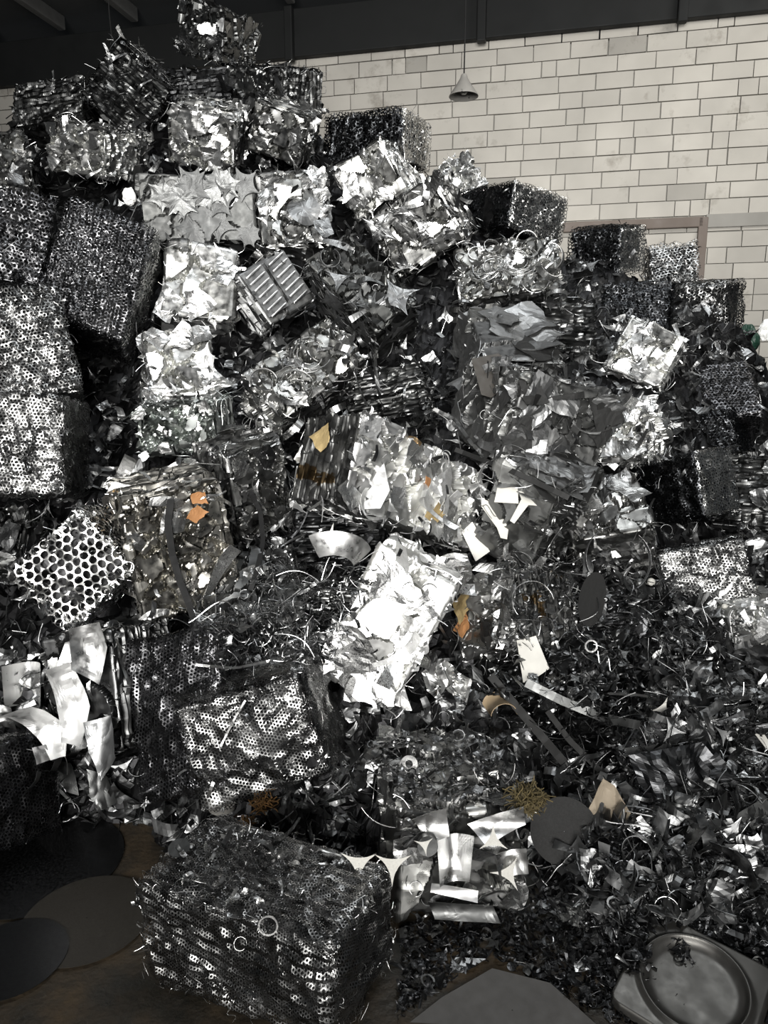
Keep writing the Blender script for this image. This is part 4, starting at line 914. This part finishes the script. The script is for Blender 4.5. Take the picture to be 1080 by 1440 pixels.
# things near the right edge of the ridge and the little white pouch
for px, py, sc_, mk, nm, lab in ((1052, 478, (.07, .05, .10), 'greenbag', 'green_bag', 'dark green crumpled bag beyond the ridge at the right edge'), (1078, 465, (.05, .03, .07), 'whitebag', 'white_bag', 'white crumpled piece beyond the ridge at the right edge'), (182, 276, (.035, .03, .045), 'whitebag', 'white_pouch', 'small rounded white pouch above the striped mesh bale')):
    if mk not in M: M[mk] = metal(mk, {'greenbag': (.012, .045, .028), 'whitebag': (.85, .85, .83)}[mk], .5, metallic=0, use_tint=False)
    n1 = 26; V = np.array([[math.sin(p_)*math.cos(a), math.sin(p_)*math.sin(a), math.cos(p_)] for p_ in np.linspace(.02, math.pi-.02, n1) for a in np.linspace(0, 2*math.pi, 36, endpoint=False)])
    V = V*(1+.22*ridge(V*1.6, px)+.08*ridge(V*4, px))[:, None]*np.array(sc_); s = 5.6 if px > 900 else 4.6
    o = link(nm, mesh_from(nm, V, grid_quads(n1, 36, True), None, None, False), None, M[mk]); o.location = at(px, py, s); tag(o, lab, 'bag')

# ---- small scrap strewn over the heap: the nearest pieces one by one, the rest as a mass
def in_poly(x, y, P):
    c = False; j = len(P)-1
    for i in range(len(P)):
        if (P[i][1] > y) != (P[j][1] > y) and x < (P[j][0]-P[i][0])*(y-P[i][1])/(P[j][1]-P[i][1])+P[i][0]: c = not c
        j = i
    return c
REG = [ # polygon, individuals, mass, (kinds), half size range, phrase
 ([(565, 1300), (740, 1280), (760, 1200), (880, 1160), (1080, 1180), (1080, 1440), (870, 1440), (690, 1345), (600, 1400), (560, 1440)], 150, 4300, .012, .036, 'black', 'loose in the scrap on the floor at the lower right', ['black', 'dark', 'greyd']),
 ([(700, 800), (900, 780), (1040, 870), (1080, 990), (1080, 1170), (900, 1150), (760, 1080), (690, 950)], 70, 2000, .012, .045, 'dark', 'loose on the slope of tangled scrap at the middle right', ['dark', 'greyd', 'mid']),
 ([(510, 1040), (690, 1000), (740, 1110), (570, 1140)], 50, 520, .015, .042, 'dark', 'loose on top of the shiny-fronted bale', ['mid', 'light', 'dark', 'greyd']),
 ([(250, 1180), (360, 1160), (500, 1205), (430, 1280), (330, 1270), (240, 1230)], 40, 110, .014, .036, 'mid', 'loose on top of the big foreground mesh bale', ['dark', 'greyd', 'mid']),
 ([(270, 870), (440, 850), (470, 930), (300, 950)], 20, 420, .015, .05, 'dark', 'loose on the dark strips above the honeycomb mesh bales', ['dark', 'mid', 'greyd']),
 ([(380, 780), (540, 800), (470, 940), (350, 900)], 16, 420, .015, .05, 'dark', 'loose in the wire tangle left of the lower white bale', ['dark', 'mid']),
]
NOUN = {'curl_offcut': ('small curled offcut', 'curl'), 'strip_offcut': ('narrow bent strip', 'strip'), 'plate_offcut': ('small jagged plate offcut', 'offcut'), 'three_point_offcut': ('small three-pointed offcut', 'offcut'),
        'ring_offcut': ('small thin ring', 'ring'), 'disc_offcut': ('small round blank', 'blank'), 'wire_offcut': ('thin bent wire', 'wire')}
KK = ['curl_offcut', 'strip_offcut', 'plate_offcut', 'three_point_offcut', 'ring_offcut', 'disc_offcut', 'wire_offcut']; KP = [.24, .2, .12, .14, .07, .05, .18]
rg = np.random.default_rng(21)
def sample(poly):
    xs = [p[0] for p in poly]; ys = [p[1] for p in poly]
    while True:
        x, y = rg.uniform(min(xs), max(xs)), rg.uniform(min(ys), max(ys))
        if in_poly(x, y, poly): return x, y
for poly, ni, nm, s0, s1, mk, phrase, mats in REG:
    for k in range(ni):
        x, y = sample(poly); loc, n, ob = hit(x, y)
        if ob is None: continue
        kd = str(rg.choice(KK, p=KP)); sz = rg.uniform(s0*1.3, s1*1.25)*(.45 if kd in ('curl_offcut', 'ring_offcut', 'disc_offcut') else .8)
        nn = np.array(n)*.4 + np.array([0, 0, .7]) + rg.normal(0, .4, 3)
        m_ = mats[int(rg.integers(0, len(mats)))] if rg.uniform() > .12 else 'light'
        o = obj_piece(kd, int(rg.integers(0, 99)), m_, np.array(loc) + np.array([0, 0, .010 + sz*.12]), nn, rg.uniform(0, 6.28), sz)
        tag(o, NOUN[kd][0] + ' ' + phrase, NOUN[kd][1], NOUN[kd][0] + 's ' + phrase)
    sp = Soup()
    for k in range(nm):
        x, y = sample(poly); loc, n, ob = hit(x, y)
        if ob is None: continue
        kd = str(rg.choice(KK, p=KP)); sz = rg.uniform(s0, s1)*(.45 if kd in ('curl_offcut', 'ring_offcut', 'disc_offcut') else .8); g = rg.uniform(.5, 1.3)*(2.2 if rg.uniform() < .10 else 1)
        soup_piece(sp, kd, int(rg.integers(0, 99)), np.array(loc) + np.array([0, 0, rg.uniform(-.004, .012)]), np.array(n)*.4 + np.array([0, 0, .7]) + rg.normal(0, .45, 3), rg.uniform(0, 6.28), sz, (g, g, g))
    if 'tangle' in phrase or 'strips' in phrase:
        for k in range(int(nm*(.5 if 'wire tangle' in phrase else .35 if 'dark strips' in phrase else .10))):
            x, y = sample(poly); loc, n, ob = hit(x, y)
            if ob is None: continue
            g = rg.uniform(.8, 3.2); soup_piece(sp, 'wire_offcut', int(rg.integers(0, 99)), np.array(loc) + np.array([0, 0, rg.uniform(.0, .04)]), np.array([0, -.5, .6]) + rg.normal(0, .5, 3), rg.uniform(0, 6.28), rg.uniform(.03, .09), (g, g, g))
    o = link('loose_scrap', sp.mesh('loose_scrap'), None, M[mk]); tag(o, 'mass of tiny scrap pieces lying ' + phrase, 'scrap', kind='stuff')
# scrap and thin ends lying on the packed heap itself, in the hollows between the bales
sp = Soup(); cnt = 0
while cnt < 4200:
    x, y = rg.uniform(0, 1080), rg.uniform(60, 1300); loc, n, ob = hit(x, y)
    if ob is None or ob.name != 'scrap_heap':
        if rg.uniform() < .9: cnt += .25; continue
        if ob is None or ob.name.startswith(('wall', 'ceil', 'floor', 'trim')): continue
        kd = str(rg.choice(['wire_offcut', 'strip_offcut', 'curl_offcut'])); sz = rg.uniform(.02, .06)
    else: kd = str(rg.choice(['strip_offcut', 'plate_offcut', 'wire_offcut', 'three_point_offcut', 'curl_offcut'], p=[.35, .2, .2, .15, .1])); sz = rg.uniform(.03, .10)
    if kd == 'curl_offcut': sz *= .5
    g = rg.uniform(.5, 2.0); cnt += 1
    soup_piece(sp, kd, int(rg.integers(0, 99)), loc, np.array(n) + rg.normal(0, .5, 3), rg.uniform(0, 6.28), sz, (g, g, g))
cnt = 0
while cnt < 3200:                                                  # the flanks of the heap beyond the frame
    x = rg.uniform(.9, 3.4) if rg.uniform() < .7 else rg.uniform(-3.0, -.8); y = rg.uniform(1.6, 6.2); ok, loc, n, ix_, ob, m_ = SC.ray_cast(DG, Vector((x, y, 5.0)), Vector((0, 0, -1)))
    cnt += 1
    if not ok or ob.name != 'scrap_heap' or loc.z < .02: continue
    kd = str(rg.choice(['strip_offcut', 'plate_offcut', 'wire_offcut', 'three_point_offcut', 'curl_offcut'], p=[.3, .3, .15, .15, .1])); sz = rg.uniform(.05, .12)*(.5 if kd == 'curl_offcut' else 1); g = rg.uniform(.5, 1.6)
    soup_piece(sp, kd, int(rg.integers(0, 99)), loc, np.array(n) + rg.normal(0, .35, 3), rg.uniform(0, 6.28), sz, (g, g, g))
o = link('hollow_scrap', sp.mesh('hollow_scrap'), None, M['dark']); tag(o, 'thin strips and wires lying in the dark hollows all over the heap', 'scrap', kind='stuff')
